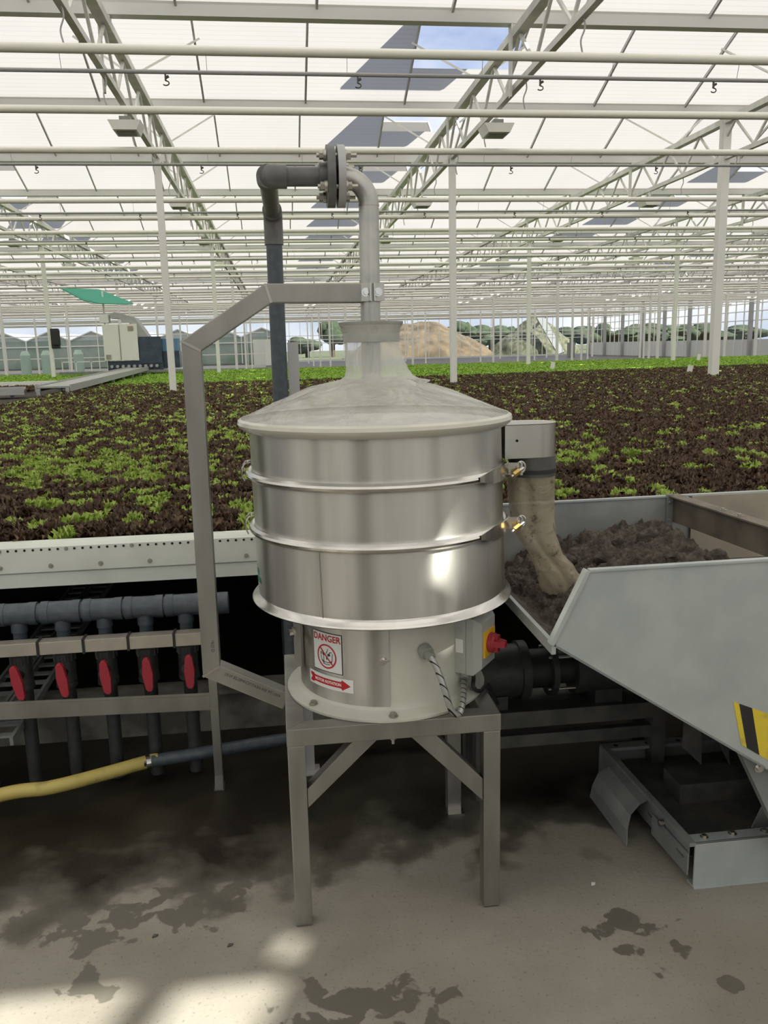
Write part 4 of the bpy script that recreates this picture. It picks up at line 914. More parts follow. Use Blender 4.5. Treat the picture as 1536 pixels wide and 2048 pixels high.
# ------------------------------------------------------------------ inlet pipe, PVC riser
AX = 0.268
ip = root('steel_inlet_pipe', (AX - .003, 2.4, 1.50), 'light steel pipe dropping into the neck of the sieve cover', 'pipe')
p = [(AX - 0.005, 2.4, 1.495), (AX, 2.4, 1.98)] + [(AX - 0.072 + 0.072 * math.cos(a), 2.4, 1.980 + 0.072 * math.sin(a)) for a in np.linspace(0.1, PI / 2, 10)] + [(0.183, 2.4, 2.052)]
b = MB(); b.tube(p, 0.0275, 28); b.build('steel_pipe', mat('dull_stainless_pipe', (0.42, 0.42, 0.40), 0.38, 0.8, (0.50, 0.49, 0.46), 15), ip, smooth=True)
b = MB(); b.tube([(AX, 2.4, 1.975), (AX, 2.4, 1.981)], 0.0284, 28); b.build('pipe_weld', m_bolt, ip)
b = MB(); b.tube([(0.183, 2.4, 2.052), (0.203, 2.4, 2.052)], 0.080, 40); b.build('pipe_flange', m_lgrey, ip, smooth=True, bevel=0)
pv = root('grey_pvc_pipe', (0.008, 3.0, 0), 'dark grey plastic pipe rising behind the sieve and bending over to the flange', 'pipe')
b = MB(); b.tube([(0.155, 2.4, 2.052), (0.176, 2.4, 2.052)], 0.080, 40); b.tube([(0.135, 2.4, 2.052), (0.157, 2.4, 2.052)], 0.036, 28); b.build('pvc_flange', m_pvc, pv, smooth=True)
b = MB(); b.tube([(0.14, 2.4, 2.052), (0.0, 2.4, 2.052)], 0.0255, 28); b.build('pvc_crossover', m_pvc, pv, smooth=True)
e0 = [(0.048, 2.4, 2.052), (0.010, 2.4, 2.052)] + [(0.010 - 0.012 * math.sin(a), 2.4 + 0.012 - 0.012 * math.cos(a), 2.052) for a in np.linspace(.3, PI / 2, 4)] + [(-0.002, 2.45, 2.052)]
b = MB(); b.tube([(0.048, 2.4, 2.052), (0.004, 2.4, 2.052)], 0.031, 28); b.tube([(-0.002, 2.392, 2.052), (-0.002, 2.45, 2.052)], 0.031, 28)
b.add([], []); b.tube([(0.02, 2.4, 2.052), (0.004, 2.398, 2.052), (-0.002, 2.41, 2.052), (-0.002, 2.44, 2.052)], 0.0313, 28); b.build('upper_elbow', m_pvc, pv, smooth=True)
b = MB(); b.tube([(-0.002, 2.44, 2.052), (0.006, 2.97, 2.048)], 0.0255, 28); b.build('pvc_return', m_pvc, pv, smooth=True)
b = MB(); b.tube([(0.006, 2.93, 2.048), (0.007, 2.99, 2.048)] + [(0.008, 2.965 + 0.035 * math.sin(a), 2.013 + 0.035 * math.cos(a)) for a in np.linspace(.4, PI / 2, 6)] + [(0.008, 3.0, 1.945)], 0.032, 28); b.build('lower_elbow', m_pvc, pv, smooth=True)
b = MB(); b.tube([(0.008, 3.0, 1.96), (0.006, 3.0, 1.4), (0.004, 3.0, 0.05)], 0.0272, 24); b.build('pvc_riser', m_pvcblue, pv, smooth=True)
for k in range(4):
    a = math.radians(35 + 90 * k); y, z = 2.4 + 0.058 * math.cos(a), 2.052 + 0.058 * math.sin(a)
    b = MB(); b.tube([(0.128, y, z), (0.235, y, z)], 0.006, 10); b.tube([(0.135, y, z), (0.146, y, z)], 0.0115, 6); b.tube([(0.146, y, z), (0.154, y, z)], 0.015, 16)
    b.tube([(0.204, y, z), (0.208, y, z)], 0.015, 16); b.tube([(0.208, y, z), (0.219, y, z)], 0.0115, 6); b.build('flange_bolt', m_bolt, pv, smooth=True)
b = MB(); b.bar((0.052, 3.0, 0.0), (0.056, 3.0, 1.62), 0.038, 0.006, (0, 1, 0)); b.bar((0.03, 3.0, 0.003), (0.09, 3.0, 0.003), 0.08, 0.006)
props(b.build('support_strip', m_lgrey), 'flat grey steel strip standing close beside the dark riser pipe', 'post')

# ------------------------------------------------------------------ bent square-tube frame
fr = root('pipe_support_frame', (-0.02, 2.4, 0.53), 'bent square-tube steel frame holding the inlet pipe from the left', 'pipe support')
yc = 2.4; hw = 0.0255
A = Vector((0.242, 1.745)); Bp = Vector((-0.016, 1.748)); Cp = Vector((-0.231, 1.612)); D = Vector((-0.234, 0.676)); E_ = Vector((-0.020, 0.563))
ctr = [A, Bp, Cp, D, E_]
def offs(pts, d):
    out = []
    for i, p_ in enumerate(pts):
        if i == 0: t = (pts[1] - pts[0]).normalized(); out.append(p_ + Vector((-t.y, t.x)) * d)
        elif i == len(pts) - 1: t = (pts[-1] - pts[-2]).normalized(); out.append(p_ + Vector((-t.y, t.x)) * d)
        else:
            t0 = (p_ - pts[i - 1]).normalized(); t1 = (pts[i + 1] - p_).normalized(); n0 = Vector((-t0.y, t0.x)); n1 = Vector((-t1.y, t1.x)); m_ = (n0 + n1).normalized(); out.append(p_ + m_ * (d / m_.dot(n0)))
    return out
lo_, hi_ = offs(ctr, -hw), offs(ctr, hw)
for i, nm in enumerate(('top_arm', 'upper_diagonal', 'upright', 'lower_diagonal')):
    b = MB(); q = [lo_[i], lo_[i + 1], hi_[i + 1], hi_[i]]; b.prism([(v.x, v.y) for v in q], 'y', yc - hw, yc + hw); b.build(nm, m_tube, fr, bevel=0.003)
for i in (1, 2, 3):
    b = MB(); b.bar((lo_[i].x, yc - hw - .0005, lo_[i].y), (hi_[i].x, yc - hw - .0005, hi_[i].y), 0.004, 0.007, (lo_[i].y - hi_[i].y, 0, hi_[i].x - lo_[i].x)); b.build('weld_bead', m_bolt, fr)
b = MB(); b.lathe([(0.0282, 1.722), (0.0322, 1.722), (0.0322, 1.770), (0.0282, 1.770)], (AX - .002, 2.4), 32, closed_profile=True)
b.box(AX - 0.010, AX - 0.006, 2.345, 2.372, 1.722, 1.770); b.box(AX + 0.002, AX + 0.006, 2.345, 2.372, 1.722, 1.770); b.bar((0.225, 2.385, 1.746), (0.262, 2.362, 1.746), 0.004, 0.048)
b.bar((AX + .006, 2.37, 1.746), (AX + .034, 2.38, 1.746), 0.004, 0.048)
clp = b.build('pipe_clamp', m_steel, fr, smooth=True)
for dx in (-0.018, 0.016):
    b = MB(); b.hexbolt((AX + dx, 2.366, 1.746), (0, -1, 0), 0.008, 0.007); b.build('clamp_bolt', m_bright, clp)
d_ = (E_ - D).normalized()
def ff(u, v, d=0.0):                               # printed text lies on the tube face, read along the tube, upside down
    o = E_ + (D - E_) * 0.10; tdir = (D - E_).normalized(); n_ = Vector((tdir.y, -tdir.x)); p_ = o + tdir * u + n_ * (v - 0.004); return (p_.x, yc - hw - d, p_.y)
text_mesh('4301-TP 304 HEAT/SCHMELZE N 02', 0.0125, lambda u, v, d=0: ff(u, v * 1.0 + .012, d), 0.0006, 'tube_print', m_ink, fr, align='LEFT', sx=0.93)
text_mesh('*KD D', 0.013, lambda u, v, d=0: (D.x + 0.008 - v * -1.0 , yc - hw - d, D.y + 0.095 - u), 0.0006, 'tube_print', m_ink, fr, align='LEFT')

# ------------------------------------------------------------------ valve manifold at left
vr = root('valve_rack', (-0.6, 2.95, 0), 'low steel rack of square tube holding the red-handled valves at left', 'rack')
b = MB(); b.box(-0.302, -0.272, 2.93, 2.96, 0.006, 0.66); lg = b.build('leg', m_tube, vr, bevel=.002)
b = MB(); b.box(-0.306, -0.268, 2.905, 2.962, 0, 0.006); b.bar((-0.287, 2.905, 0.004), (-0.287, 2.93, 0.05), 0.03, 0.004); b.build('foot_plate', m_darkst, lg)
b = MB(); b.box(-2.6, -2.57, 2.93, 2.96, 0.0, 0.66); b.build('leg', m_tube, vr)
b = MB(); b.prism([(2.935, 0.345), (2.965, 0.345), (2.965, 0.375), (2.935, 0.395)], 'x', -2.6, -0.302); b.box(-2.6, -.302, 2.93, 2.935, 0.33, 0.385)
b.v = [(x, y, z + (x + 1.0) * -0.028) for x, y, z in b.v]; b.build('lower_rail', m_tube, vr)
seg = [-2.2, -2.05, -1.9, -1.75, -1.6, -1.46, -1.31, -1.16, -0.885 - .13, -0.885 + .015, -0.725, -0.57, -0.405, -0.302]
seg = [-1.95, -1.79, -1.64, -1.48, -1.33, -1.175, -1.025, -0.882, -0.727, -0.573, -0.413, -0.303]
for a_, c_ in zip(seg[:-1], seg[1:]):
    b = MB(); b.box(a_ + 0.003, c_ - 0.003, 2.935, 2.985, 0.560, 0.606); b.build('upper_rail_section', mat('worn_bright_rail', (0.50, 0.47, 0.41), 0.4, 0.7, (0.38, 0.35, 0.30), 9, .45, .75) if a_ == seg[0] else bpy.data.materials['worn_bright_rail'], vr, bevel=.002)
for c_ in seg[1:-1]:
    b = MB(); b.box(c_ - .0045, c_ + .0045, 2.931, 2.989, 0.556, 0.610); b.build('cable_tie', m_blk, vr)
mf = root('manifold_pipe', (-0.62, 3.05, 0.64), 'blue-grey plastic manifold pipe above the red-handled valves', 'pipe')
b = MB(); b.tube([(-2.6, 3.05, 0.685), (-0.235, 3.05, 0.678)], 0.034, 24); b.build('header_pipe', m_pvcblue, mf, smooth=True)
tees = [-0.972, -0.820, -0.672, -0.526, -0.380]; tees = [-1.58, -1.43, -1.275, -1.125] + tees
for i, x in enumerate(tees):
    xl, xr = x - 0.069, x + 0.069
    b = MB(); b.tube([(xl, 3.05, .68), (xl + .028, 3.05, .68)], 0.0415, 28); b.tube([(xr - .028, 3.05, .68), (xr, 3.05, .68)], 0.0415, 28); b.tube([(xl + .02, 3.05, .68), (xr - .02, 3.05, .68)], 0.0395, 28)
    b.tube([(x, 3.05, .66), (x, 3.05, .615)], 0.029, 24); b.build('tee', m_pvcblue, mf, smooth=True)
b = MB(); b.tube([(-0.262, 3.05, .678), (-0.222, 3.05, .678)], 0.0405, 28); b.build('end_cap', m_pvcblue, mf, smooth=True)
for i, x in enumerate(tees):
    q = i - 4
    lab = f'ball valve with a red lever, {["leftmost", "second from left", "middle", "fourth from left", "rightmost"][q]} of the five in view' if q >= 0 else f'ball valve with a red lever past the left picture edge, {ordw(3 - i)} beyond it'
    v = root('ball_valve', (x, 3.02, 0.02), lab, 'valve', 'red-handled valves on the rack')
    b = MB(); b.tube([(x, 3.05, .615), (x, 3.05, .53)], 0.0245, 20); b.build('drop_pipe', m_pvcblue, v, smooth=True)
    b = MB(); b.tube([(x, 3.03, .535), (x, 3.03, .515)], 0.038, 24); b.tube([(x, 3.03, .52), (x, 3.03, .42)], 0.036, 24); b.tube([(x, 3.03, .425), (x, 3.03, .405)], 0.038, 24); b.tube([(x, 3.03, .47), (x, 2.945, .47)], 0.017, 16)
    for a in range(10): b.box(x + .036 * math.cos(a * .628) - .004, x + .036 * math.cos(a * .628) + .004, 3.03 + .036 * math.sin(a * .628) - .004, 3.03 + .036 * math.sin(a * .628) + .004, .505, .535)
    b.build('valve_body', m_pvcblk, v, smooth=True)
    lean = (0.020, 0.014, 0.010, 0.006, 0.0)[q] if q >= 0 else 0.02; hx = x + 0.016
    pl = []
    for s_, (hw_, zz) in enumerate(((.006, .062), (.013, .052), (.0185, 0), (.013, -.052), (.006, -.062))): pl.append((hw_, zz))
    poly = [(hx + w_ - lean * zz / .124 - 0, .47 + zz) for w_, zz in pl] + [(hx - w_ - lean * zz / .124, .47 + zz) for w_, zz in reversed(pl)]
    b = MB(); b.prism(poly, 'y', 2.905, 2.925); b.tube([(hx, 2.92, .47), (x, 2.96, .47)], .012, 12); b.build('lever', m_red, v, bevel=.003)
    b = MB(); b.tube([(x, 3.05, .41), (x, 3.05, .02)], 0.025, 20); b.build('down_pipe', m_pvcblk, v, smooth=True)

# hose
hs = root('yellow_hose', (-0.8, 2.95, 0.05), 'dirty yellow hose lying left in front of the valve pipes', 'hose')
b = MB(); b.tube(bez([(-2.2, 2.6, .03), (-1.5, 2.72, .03), (-1.05, 2.845, .085), (-0.865, 2.847, .10), (-0.707, 2.91, .10), (-0.55, 2.984, .10), (-0.512, 2.992, .10)], 10), 0.0245, 20); b.build('hose_body', m_yel, hs, smooth=True)
b = MB(); b.tube([(-0.555, 2.979, .10), (-0.540, 2.984, .10)], 0.0262, 20); b.tube([(-0.553, 2.955, .10), (-0.55, 2.945, .118)], .005, 8); b.build('hose_clamp', m_bright, hs)
b = MB(); b.tube(bez([(-0.535, 2.986, .10), (-0.323, 3.026, .10), (-0.058, 3.077, .10), (0.25, 3.1, .10), (0.6, 3.1, .12)], 8), 0.0235, 20)
props(b.build('dark_supply_pipe', m_pvcblue, smooth=True), 'dark plastic pipe joining the yellow hose and running behind the table', 'pipe')
# cable trays under the bench
for i, x in enumerate((-1.13, -1.02)):
    t = root('cable_tray', (x, 3.2, 0.28), f'grey ladder-shaped cable tray running back under the bench, {["left", "right"][i]} of the pair', 'cable tray', 'ladder cable trays under the bench')
    b = MB(); 
    for dx in (-0.046, 0.046): b.bar((x + dx - .02, 2.9, 0.26), (x + dx, 6.5, 0.40), 0.012, 0.03)
    b.build('tray_rails', m_galvd, t)
    for k in range(40):
        y = 2.95 + k * 0.09; s = (y - 2.9) / 3.6
        b = MB(); b.bar((x - .046 - .02 * (1 - s), y, .26 + .14 * s), (x + .046 - .02 * (1 - s), y, .26 + .14 * s), 0.03, 0.008); b.build('rung', m_galvd, t)

# ------------------------------------------------------------------ soil hopper
hp = root('soil_hopper', (1.3, 2.4, 0.15), 'large galvanised trough hopper full of brown soil at right', 'hopper')
yA, yB = 1.95, 2.85
Aa, Bb = (0.656, 0.849), (0.747, 1.038)
slope = (0.452 - 0.849) / (1.264 - 0.656)
Ex = 1.72; Ez = 0.849 + slope * (Ex - 0.656)
poly = [Aa, (Ex, Ez), (2.2, Ez), (2.2, 1.045), Bb]
b = MB(); b.prism(poly, 'y', yA, yA + 0.004); fp = b.build('front_panel', m_galv, hp); fp['label'] = 'flat galvanised front side of the trough'
b = MB(); b.prism([(Aa[0], Aa[1]), (Aa[0] + .10, Aa[1] - .065), (Ex, Ez), (2.2, Ez), (2.2, 1.045), Bb], 'y', yB, yB + 0.004); b.build('back_panel', mat('inner_galvanised', (0.30, 0.32, 0.31), 0.5, 0.4, (0.38, 0.39, 0.37), 8), hp)
for (y, nm) in ((yA, 'front_lip'), (yB, 'back_lip')):
    b = MB(); b.bar((Bb[0], y + .004, Bb[1]), (2.2, y + .004, 1.045), 0.018, 0.008); d_y = -0.004 if y == yA else 0.0
    dv = Vector((Bb[0] - Aa[0], 0, Bb[1] - Aa[1])).normalized(); nn = Vector((-dv.z, 0, dv.x))
    b.bar(Vector((Aa[0], y + .004, Aa[1])) + nn * .004, Vector((Bb[0], y + .004, Bb[1])) + nn * .004, 0.026, 0.012, tuple(nn)); b.build(nm, m_galv, hp, bevel=.002)
b = MB(); n_ = Vector((slope, 0, -1)).normalized()
b.bar((Aa[0], (yA + yB) / 2, Aa[1] + 0.002), (Ex, (yA + yB) / 2, Ez + .002), yB - yA, 0.006, (0, 0, 1)); b.box(Ex, 2.2, yA, yB, Ez, Ez + .006); b.build('sloping_floor', m_galvd, hp)
b = MB(); b.bar((Aa[0] + .004, yA, Aa[1] - .010), (Aa[0] + .004, yB, Aa[1] - .010), 0.012, 0.032); b.build('floor_lip', m_galv, hp, bevel=.002)
b = MB(); b.bar((1.405, 2.87, .995), (1.45, 2.26, .995), 0.012, 0.095); b.bar((1.405, 2.87, 1.043), (1.45, 2.26, 1.043), 0.05, 0.006); b.bar((1.45, 2.26, .995), (1.47, 1.955, .995), 0.012, 0.095); b.bar((1.45, 2.26, 1.043), (1.47, 1.955, 1.043), 0.05, 0.006)
dvd = b.build('divider_board', m_brown, hp, bevel=.0015); dvd['label'] = 'soil-brown cross board'
for y_ in (2.55, 2.45): b = MB(); b.hexbolt((1.43, y_, 1.046), (0, 0, 1), .007, .005); b.build('bolt', m_bolt, dvd)
b = MB(); b.box(1.375, 1.40, 2.84, 2.852, 0.93, 1.05); hb = b.build('corner_strap', m_galvd, hp)
for z in (.955, 1.02): b = MB(); b.hexbolt((1.388, 2.84, z), (0, -1, 0), .005, .004); b.build('bolt', m_bolt, hb)
b = MB(); b.box(1.47, 2.2, 2.838, 2.846, .80, 1.04); b.build('tan_liner', m_tan, hp)
for (x, z) in ((.72, .83), (.80, .84)): b = MB(); b.hexbolt((x + .05, 2.846, z - .03), (0, -1, 0), .008, .006); b.build('bolt', m_bolt, hp)
# hazard tape
tp = MB()
Ltape = [(1.147, .600), (1.163, .650), (1.182, .655), (1.182 + .027, .645)]
def tape(x0, x1, m, nm):
    zz = lambda x: 0.849 + slope * (x - 0.656)
    b = MB(); top = lambda x: 0.655 - (x - 1.16) * 0.42
    b.prism([(x0 + .03, zz(x0 + .03) + .028), (x1 + .03, zz(x1 + .03) + .028), (x1, top(x1)), (x0, top(x0))], 'y', yA - 0.0012, yA - 0.0004); return b.build(nm, m, hp)
tape(1.152, 1.168, m_tapey, 'yellow_tape'); tape(1.168, 1.206, m_ink, 'black_tape'); tape(1.206, 1.27, m_tapey, 'yellow_tape'); tape(1.27, 1.31, m_ink, 'black_tape')
# underside structure
b = MB(); b.prism([(1.10, 0.555), (1.20, 0.475), (1.365, 0.332), (1.403, 0.357), (1.38, 0.375)], 'y', 2.385, 2.392); b.build('underside_gusset', m_galvd, hp)
b = MB(); b.prism([(1.255, .43), (1.311, .40), (1.321, .226), (1.252, .294)], 'y', 2.40, 2.406); b.build('support_bracket', m_darkst, hp)
b = MB(); b.prism([(1.36, .37), (1.405, .345), (1.42, .217), (1.375, .30)], 'y', 2.40, 2.406); b.build('support_bracket', m_darkst, hp)
b = MB(); b.bar((1.225, 2.0, 0.50), (1.34, 2.0, 0.27), 0.05, 0.03, (0, 1, 0)); b.bar((1.34, 2.0, 0.27), (1.42, 2.05, 0.13), 0.05, 0.03, (0, 1, 0)); b.build('front_strut', m_galvd, hp)
for t in (.1, .9):
    b = MB(); b.hexbolt((1.215 + .05 * t, 1.985, .53 - .10 * t), (0, -1, 0), .009, .007); b.build('bolt', m_bright, hp)
# heap of soil
def heap(nx, ny):
    V = []; Fq = []
    for j in range(ny + 1):
        for i in range(nx + 1):
            x = 0.665 + (1.44 - .665) * i / nx; y = yA + .006 + (yB - yA - .012) * j / ny; s = j / ny
            zb = np.interp(x, [.66, .72, .80, .92, 1.04, 1.18, 1.30, 1.38, 1.44], [.795, .80, .825, .865, .895, .925, .935, .90, .84])
            z = zb + .035 * (s - .45) + .02 * math.sin(3.1 * s) - (.10 * max(0, x - 1.18) * (1 - s) * 2.0)
            z += .038 * mnoise.noise((x * 9, y * 9, 2.)) + .034 * abs(mnoise.noise((x * 20, y * 20, 5.))) + .022 * mnoise.noise((x * 42, y * 42, 7.)) + .012 * mnoise.noise((x * 95, y * 95, 9.)) - .012
            zf = Aa[1] + slope * (x - Aa[0]) + .006; z = max(z, zf)
            V.append((x, y, z))
    for j in range(ny):
        for i in range(nx): q = j * (nx + 1) + i; Fq.append((q, q + 1, q + nx + 2, q + nx + 1))
    return np.array(V), np.array(Fq)
me = npmesh('soil_heap', *heap(230, 260), m_soil); o = bpy.data.objects.new('soil_heap', me); COL.objects.link(o); props(o, 'heap of crumbly brown soil lying in the hopper', 'soil', None, 'stuff')
for i, (x, y, s) in enumerate(((1.02, 2.52, .030), (1.17, 2.35, .026), (1.21, 2.62, .034), (1.05, 2.30, .022), (1.28, 2.30, .030), (.93, 2.62, .022), (1.12, 2.66, .02), (0.9, 2.2, .02))):
    b = MB(); n1, n2 = 14, 10; vs = []
    z0 = float(np.interp(x, [.66, .72, .80, .92, 1.04, 1.18, 1.30], [.795, .80, .825, .865, .895, .925, .935])) + .012
    for a in range(n2 + 1):
        for c_ in range(n1):
            th = PI * a / n2; ph = 2 * PI * c_ / n1; d = Vector((math.sin(th) * math.cos(ph), math.sin(th) * math.sin(ph), math.cos(th))); r = s * (1 + .5 * mnoise.noise(d * 1.6 + Vector((i * 3, 0, 0)))) + .006 * mnoise.noise(d * 6)
            vs.append(Vector((x, y, z0 + s * .3)) + Vector((d.x * r * 1.25, d.y * r, d.z * r * .8)))
    fs = [(a * n1 + c_, a * n1 + (c_ + 1) % n1, (a + 1) * n1 + (c_ + 1) % n1, (a + 1) * n1 + c_) for a in range(n2) for c_ in range(n1)]
    b.add(vs, fs); props(b.build('soil_clod', m_soil, smooth=True, auto=80), f'clod of brown soil on the heap, {["near the sleeve", "in the centre", "below the divider, largest", "just behind the front panel", "at the right end", "against the back panel, left", "against the back panel, right", "lowest, beside the sleeve foot"][i]}', 'soil clod', 'clods on the soil heap')

# hopper base tray
bt = root('base_tray', (1.5, 2.4, 0), 'grey steel base tray with bent side flaps on the floor under the hopper', 'tray')
b = MB(); b.box(1.15, 2.1, 2.10, 2.106, 0.004, 0.150); b.box(1.15, 2.1, 2.10, 2.145, .1441, .150); b.box(1.15, 2.1, 2.094, 2.14, 0.0, .006); b.build('front_plate', m_galv, bt, bevel=.002)
b = MB(); b.bar((1.142, 2.10, .145), (1.118, 2.73, .145), .02, .012); b.bar((1.142, 2.12, .10), (1.118, 2.73, .10), .004, .10); b.build('side_rail', m_galvd, bt)
b = MB(); b.box(1.11, 2.1, 2.70, 2.75, .138, .15); b.box(1.11, 2.1, 2.745, 2.75, .0, .15); b.build('back_rail', m_galvd, bt)
b = MB(); b.box(1.13, 2.1, 2.13, 2.72, .085, .090); b.build('tray_floor', m_darkst, bt)
b = MB(); b.box(1.25, 2.0, 2.40, 2.52, .09, .16); b.build('inner_block', m_darkst, bt)
for i, (x, y) in enumerate(((1.19, 2.125), (1.28, 2.128), (1.38, 2.125), (1.50, 2.125))): b = MB(); b.hexbolt((x, y, .15), (0, 0, 1), .008, .006); b.build('bolt', m_bolt, bt)
for (x, y) in ((1.16, 2.72), (1.28, 2.72), (1.40, 2.72)): b = MB(); b.tube([(x, y, .1501), (x, y, .1508)], .009, 12); b.build('slot', m_hole, bt)
b = MB(); pr = [(1.128, .138), (1.095, .132), (1.060, .105), (1.045, .06), (1.040, .012)]
npz = len(pr); vs = []
for k_, (fx, fz) in enumerate(pr):
    y0_, y1_ = 2.37 - .012 * k_, 2.60 + .008 * k_
    vs += [(fx, y0_, fz), (fx - .006, y1_, fz), (fx - .002, y0_, fz - .004), (fx - .008, y1_, fz - .004)]
for k_ in range(npz - 1):
    q_ = 4 * k_; b.add([vs[q_ + i_] for i_ in range(8)], [(0, 1, 5, 4), (2, 6, 7, 3), (0, 4, 6, 2), (1, 3, 7, 5)])
b.build('rubber_flap', m_galvd, bt, smooth=True)
b = MB(); b.bar((1.135, 2.11, .075), (1.125, 2.33, .075), .004, .07); b.build('side_flap', m_galvd, bt)
b = MB(); b.tube([(1.135, 2.27, .115), (1.118, 2.27, .115)], .011, 14); b.tube([(1.135, 2.27, .115), (1.117, 2.27, .115)], .006, 10); b.build('side_socket', m_bolt, bt)
b = MB(); b.prism([(1.40, .10), (1.60, .09), (1.62, .30), (1.46, .24)], 'y', 2.22, 2.226); b.build('side_gusset', m_galvd, bt)

# ------------------------------------------------------------------ pump behind
pm = root('pump_unit', (1.0, 2.78, 0.33), 'black pump and motor lying behind the sieve under the hopper', 'pump')
yP = 2.77
def ax_tube(x0, x1, r, z=.45, n=32): bb = MB(); bb.tube([(x0, yP, z), (x1, yP, z)], r, n); return bb
ax_tube(.60, .80, .094).build('motor_body', m_pvcblk, pm, smooth=True)
ax_tube(.80, .83, .104).build('motor_flange', m_pvcblk, pm, smooth=True)
ax_tube(.83, .91, .070).build('coupling_housing', m_blk, pm, smooth=True)
ax_tube(.91, .93, .100).build('pump_flange', m_pvcblk, pm, smooth=True)
ax_tube(.93, 1.00, .060).build('pump_casing', m_blk, pm, smooth=True)
ax_tube(1.00, 1.02, .100).build('end_flange', m_pvcblk, pm, smooth=True)
ax_tube(1.02, 1.22, .098).build('filter_drum', m_pvcblk, pm, smooth=True)
for a in (45, 135, 225, 315):
    y, z = yP + .083 * math.cos(math.radians(a)), .45 + .083 * math.sin(math.radians(a))
    bb = MB(); bb.tube([(.90, y, z), (1.035, y, z)], .0055, 10); bb.tube([(1.02, y, z), (1.034, y, z)], .011, 6); bb.build('tie_bolt', m_bolt, pm)
for x in (.70, 1.12): bb = MB(); bb.box(x - .05, x + .05, yP - .07, yP + .07, .330, .38); bb.build('pump_foot', m_pvcblk, pm)
ps = root('pump_stand', (1.0, 2.78, 0), 'low dark steel frame carrying the black pump', 'stand')
b = MB(); b.box(.60, 1.33, 2.68, 2.90, .320, .330); b.build('stand_top', m_darkst, ps)
b = MB(); b.box(.60, 1.33, 2.675, 2.68, .270, .330); b.box(.60, 1.33, 2.90, 2.905, .27, .33)
b.build('stand_rails', m_darkst, ps)
for (x, y) in ((.63, 2.68), (1.28, 2.68), (.63, 2.85), (1.28, 2.85)): b = MB(); b.box(x, x + .05, y, y + .05, 0, .27); b.build('leg', m_darkst, ps)
b = MB(); b.box(.68, 1.28, 2.69, 2.72, .19, .235); b.build('cross_rail', m_darkst, ps)

# small debris on the floor
for i, (x, y) in enumerate(((0.86, 2.16), (-0.42, 2.13), (-0.21, 2.06))):
    b = MB(); b.prism([(x, y), (x + .012, y + .003), (x + .016, y + .010), (x + .004, y + .012)], 'z', 0.0005, .004)
    props(b.build('floor_scrap', m_sign if i == 0 else m_darkst), ['tiny white scrap on the concrete right of the table', 'tiny dark leaf scrap on the dry concrete left of the table', 'dark leaf scrap nearest the sun patch'][i], 'scrap', 'scraps on the floor')

# ------------------------------------------------------------------ background: harvester and conveyors at left
Yh = 28.0; sc_ = Yh / 30.0
def H(x, z): return (x * sc_, 1.6 + (z - 1.6) * sc_)
hv = root('harvesting_machine', (-4.5, 28, 0.9), 'white and dark blue harvesting machine standing on the bench at left', 'machine')
def hbox(nm, x0, x1, z0, z1, d0, d1, m, par=None):
    a = H(x0, z0); c_ = H(x1, z1); b = MB(); b.box(a[0], c_[0], Yh + d0, Yh + d1, a[1], c_[1]); return b.build(nm, m, par or hv, bevel=.01)
cab = hbox('control_cabinet', -5.82, -4.68, 1.32, 2.53, 0, .6, m_white)
b = MB(); xm = H(-5.27, 0)[0]; b.box(xm - .012, xm + .012, Yh - .012, Yh - .002, H(0, 1.34)[1], H(0, 2.5)[1]); b.build('door_gap', m_galvd, cab)
for (x0, x1, z0, z1) in ((-4.98, -4.80, 2.30, 2.46), (-5.76, -5.60, 1.36, 1.52)): a = H(x0, z0); c_ = H(x1, z1); b = MB(); b.box(a[0], c_[0], Yh - .015, Yh, a[1], c_[1]); b.build('warning_plate', m_tan, cab)
hbox('small_box', -5.88, -5.60, 2.58, 2.86, 0, .4, m_white)
b = MB(); pp = [H(*v) for v in ((-5.55, 2.86), (-5.40, 2.94), (-4.75, 2.75), (-4.35, 2.12), (-4.35, 2.0), (-4.70, 2.0), (-4.72, 2.5), (-5.15, 2.62), (-5.25, 2.72), (-5.55, 2.74))]
b.prism(pp, 'y', Yh + .1, Yh + .9); b.build('hood', m_lgrey, hv)
hbox('dark_enclosure', -4.66, -3.92, 1.2, 2.10, .05, 1.0, m_darkglass); hbox('blue_end', -3.92, -3.4, 1.6, 2.02, .3, 1.0, mat('blue_panel', (0.12, 0.24, 0.42), 0.5)); hbox('end_frame', -3.92, -3.36, 1.03, 1.6, .3, 1.0, m_darkglass)
hbox('undercarriage', -5.75, -3.9, .98, 1.30, .1, 1.1, m_darkglass)
hbox('gantry_beam', -7.3, -2.8, .90, .985, -.2, .0, m_galvd)
for i, x in enumerate(np.linspace(-5.6, -4.1, 9)): a = H(x, 1.12); b = MB(); b.tube([(a[0], Yh + .05, a[1]), (a[0], Yh - .02, a[1])], .05, 10); b.build('roller', m_lgrey, hv)
for i, x in enumerate((-7.2, -6.75, -6.25)): a = H(x, 1.0); b = MB(); b.bar((a[0], Yh - .1, .98), (a[0], Yh - .1, 1.35), .03, .03, (0, 1, 0)); b.build('guard_post', m_white, hv)
b = MB(); b.bar((H(-7.2, 0)[0], Yh - .1, 1.33), (H(-5.8, 0)[0], Yh - .1, 1.33), .03, .03); b.build('guard_rail', m_white, hv)
ps_ = root('green_parasol', (-5.7, 28.4, 1.0), 'green tilted shade cloth above the white harvesting machine', 'parasol')
q = [H(*v) for v in ((-7.03, 3.71), (-5.95, 3.72), (-4.88, 3.24), (-5.0, 3.2), (-5.85, 3.20), (-6.3, 3.3))]
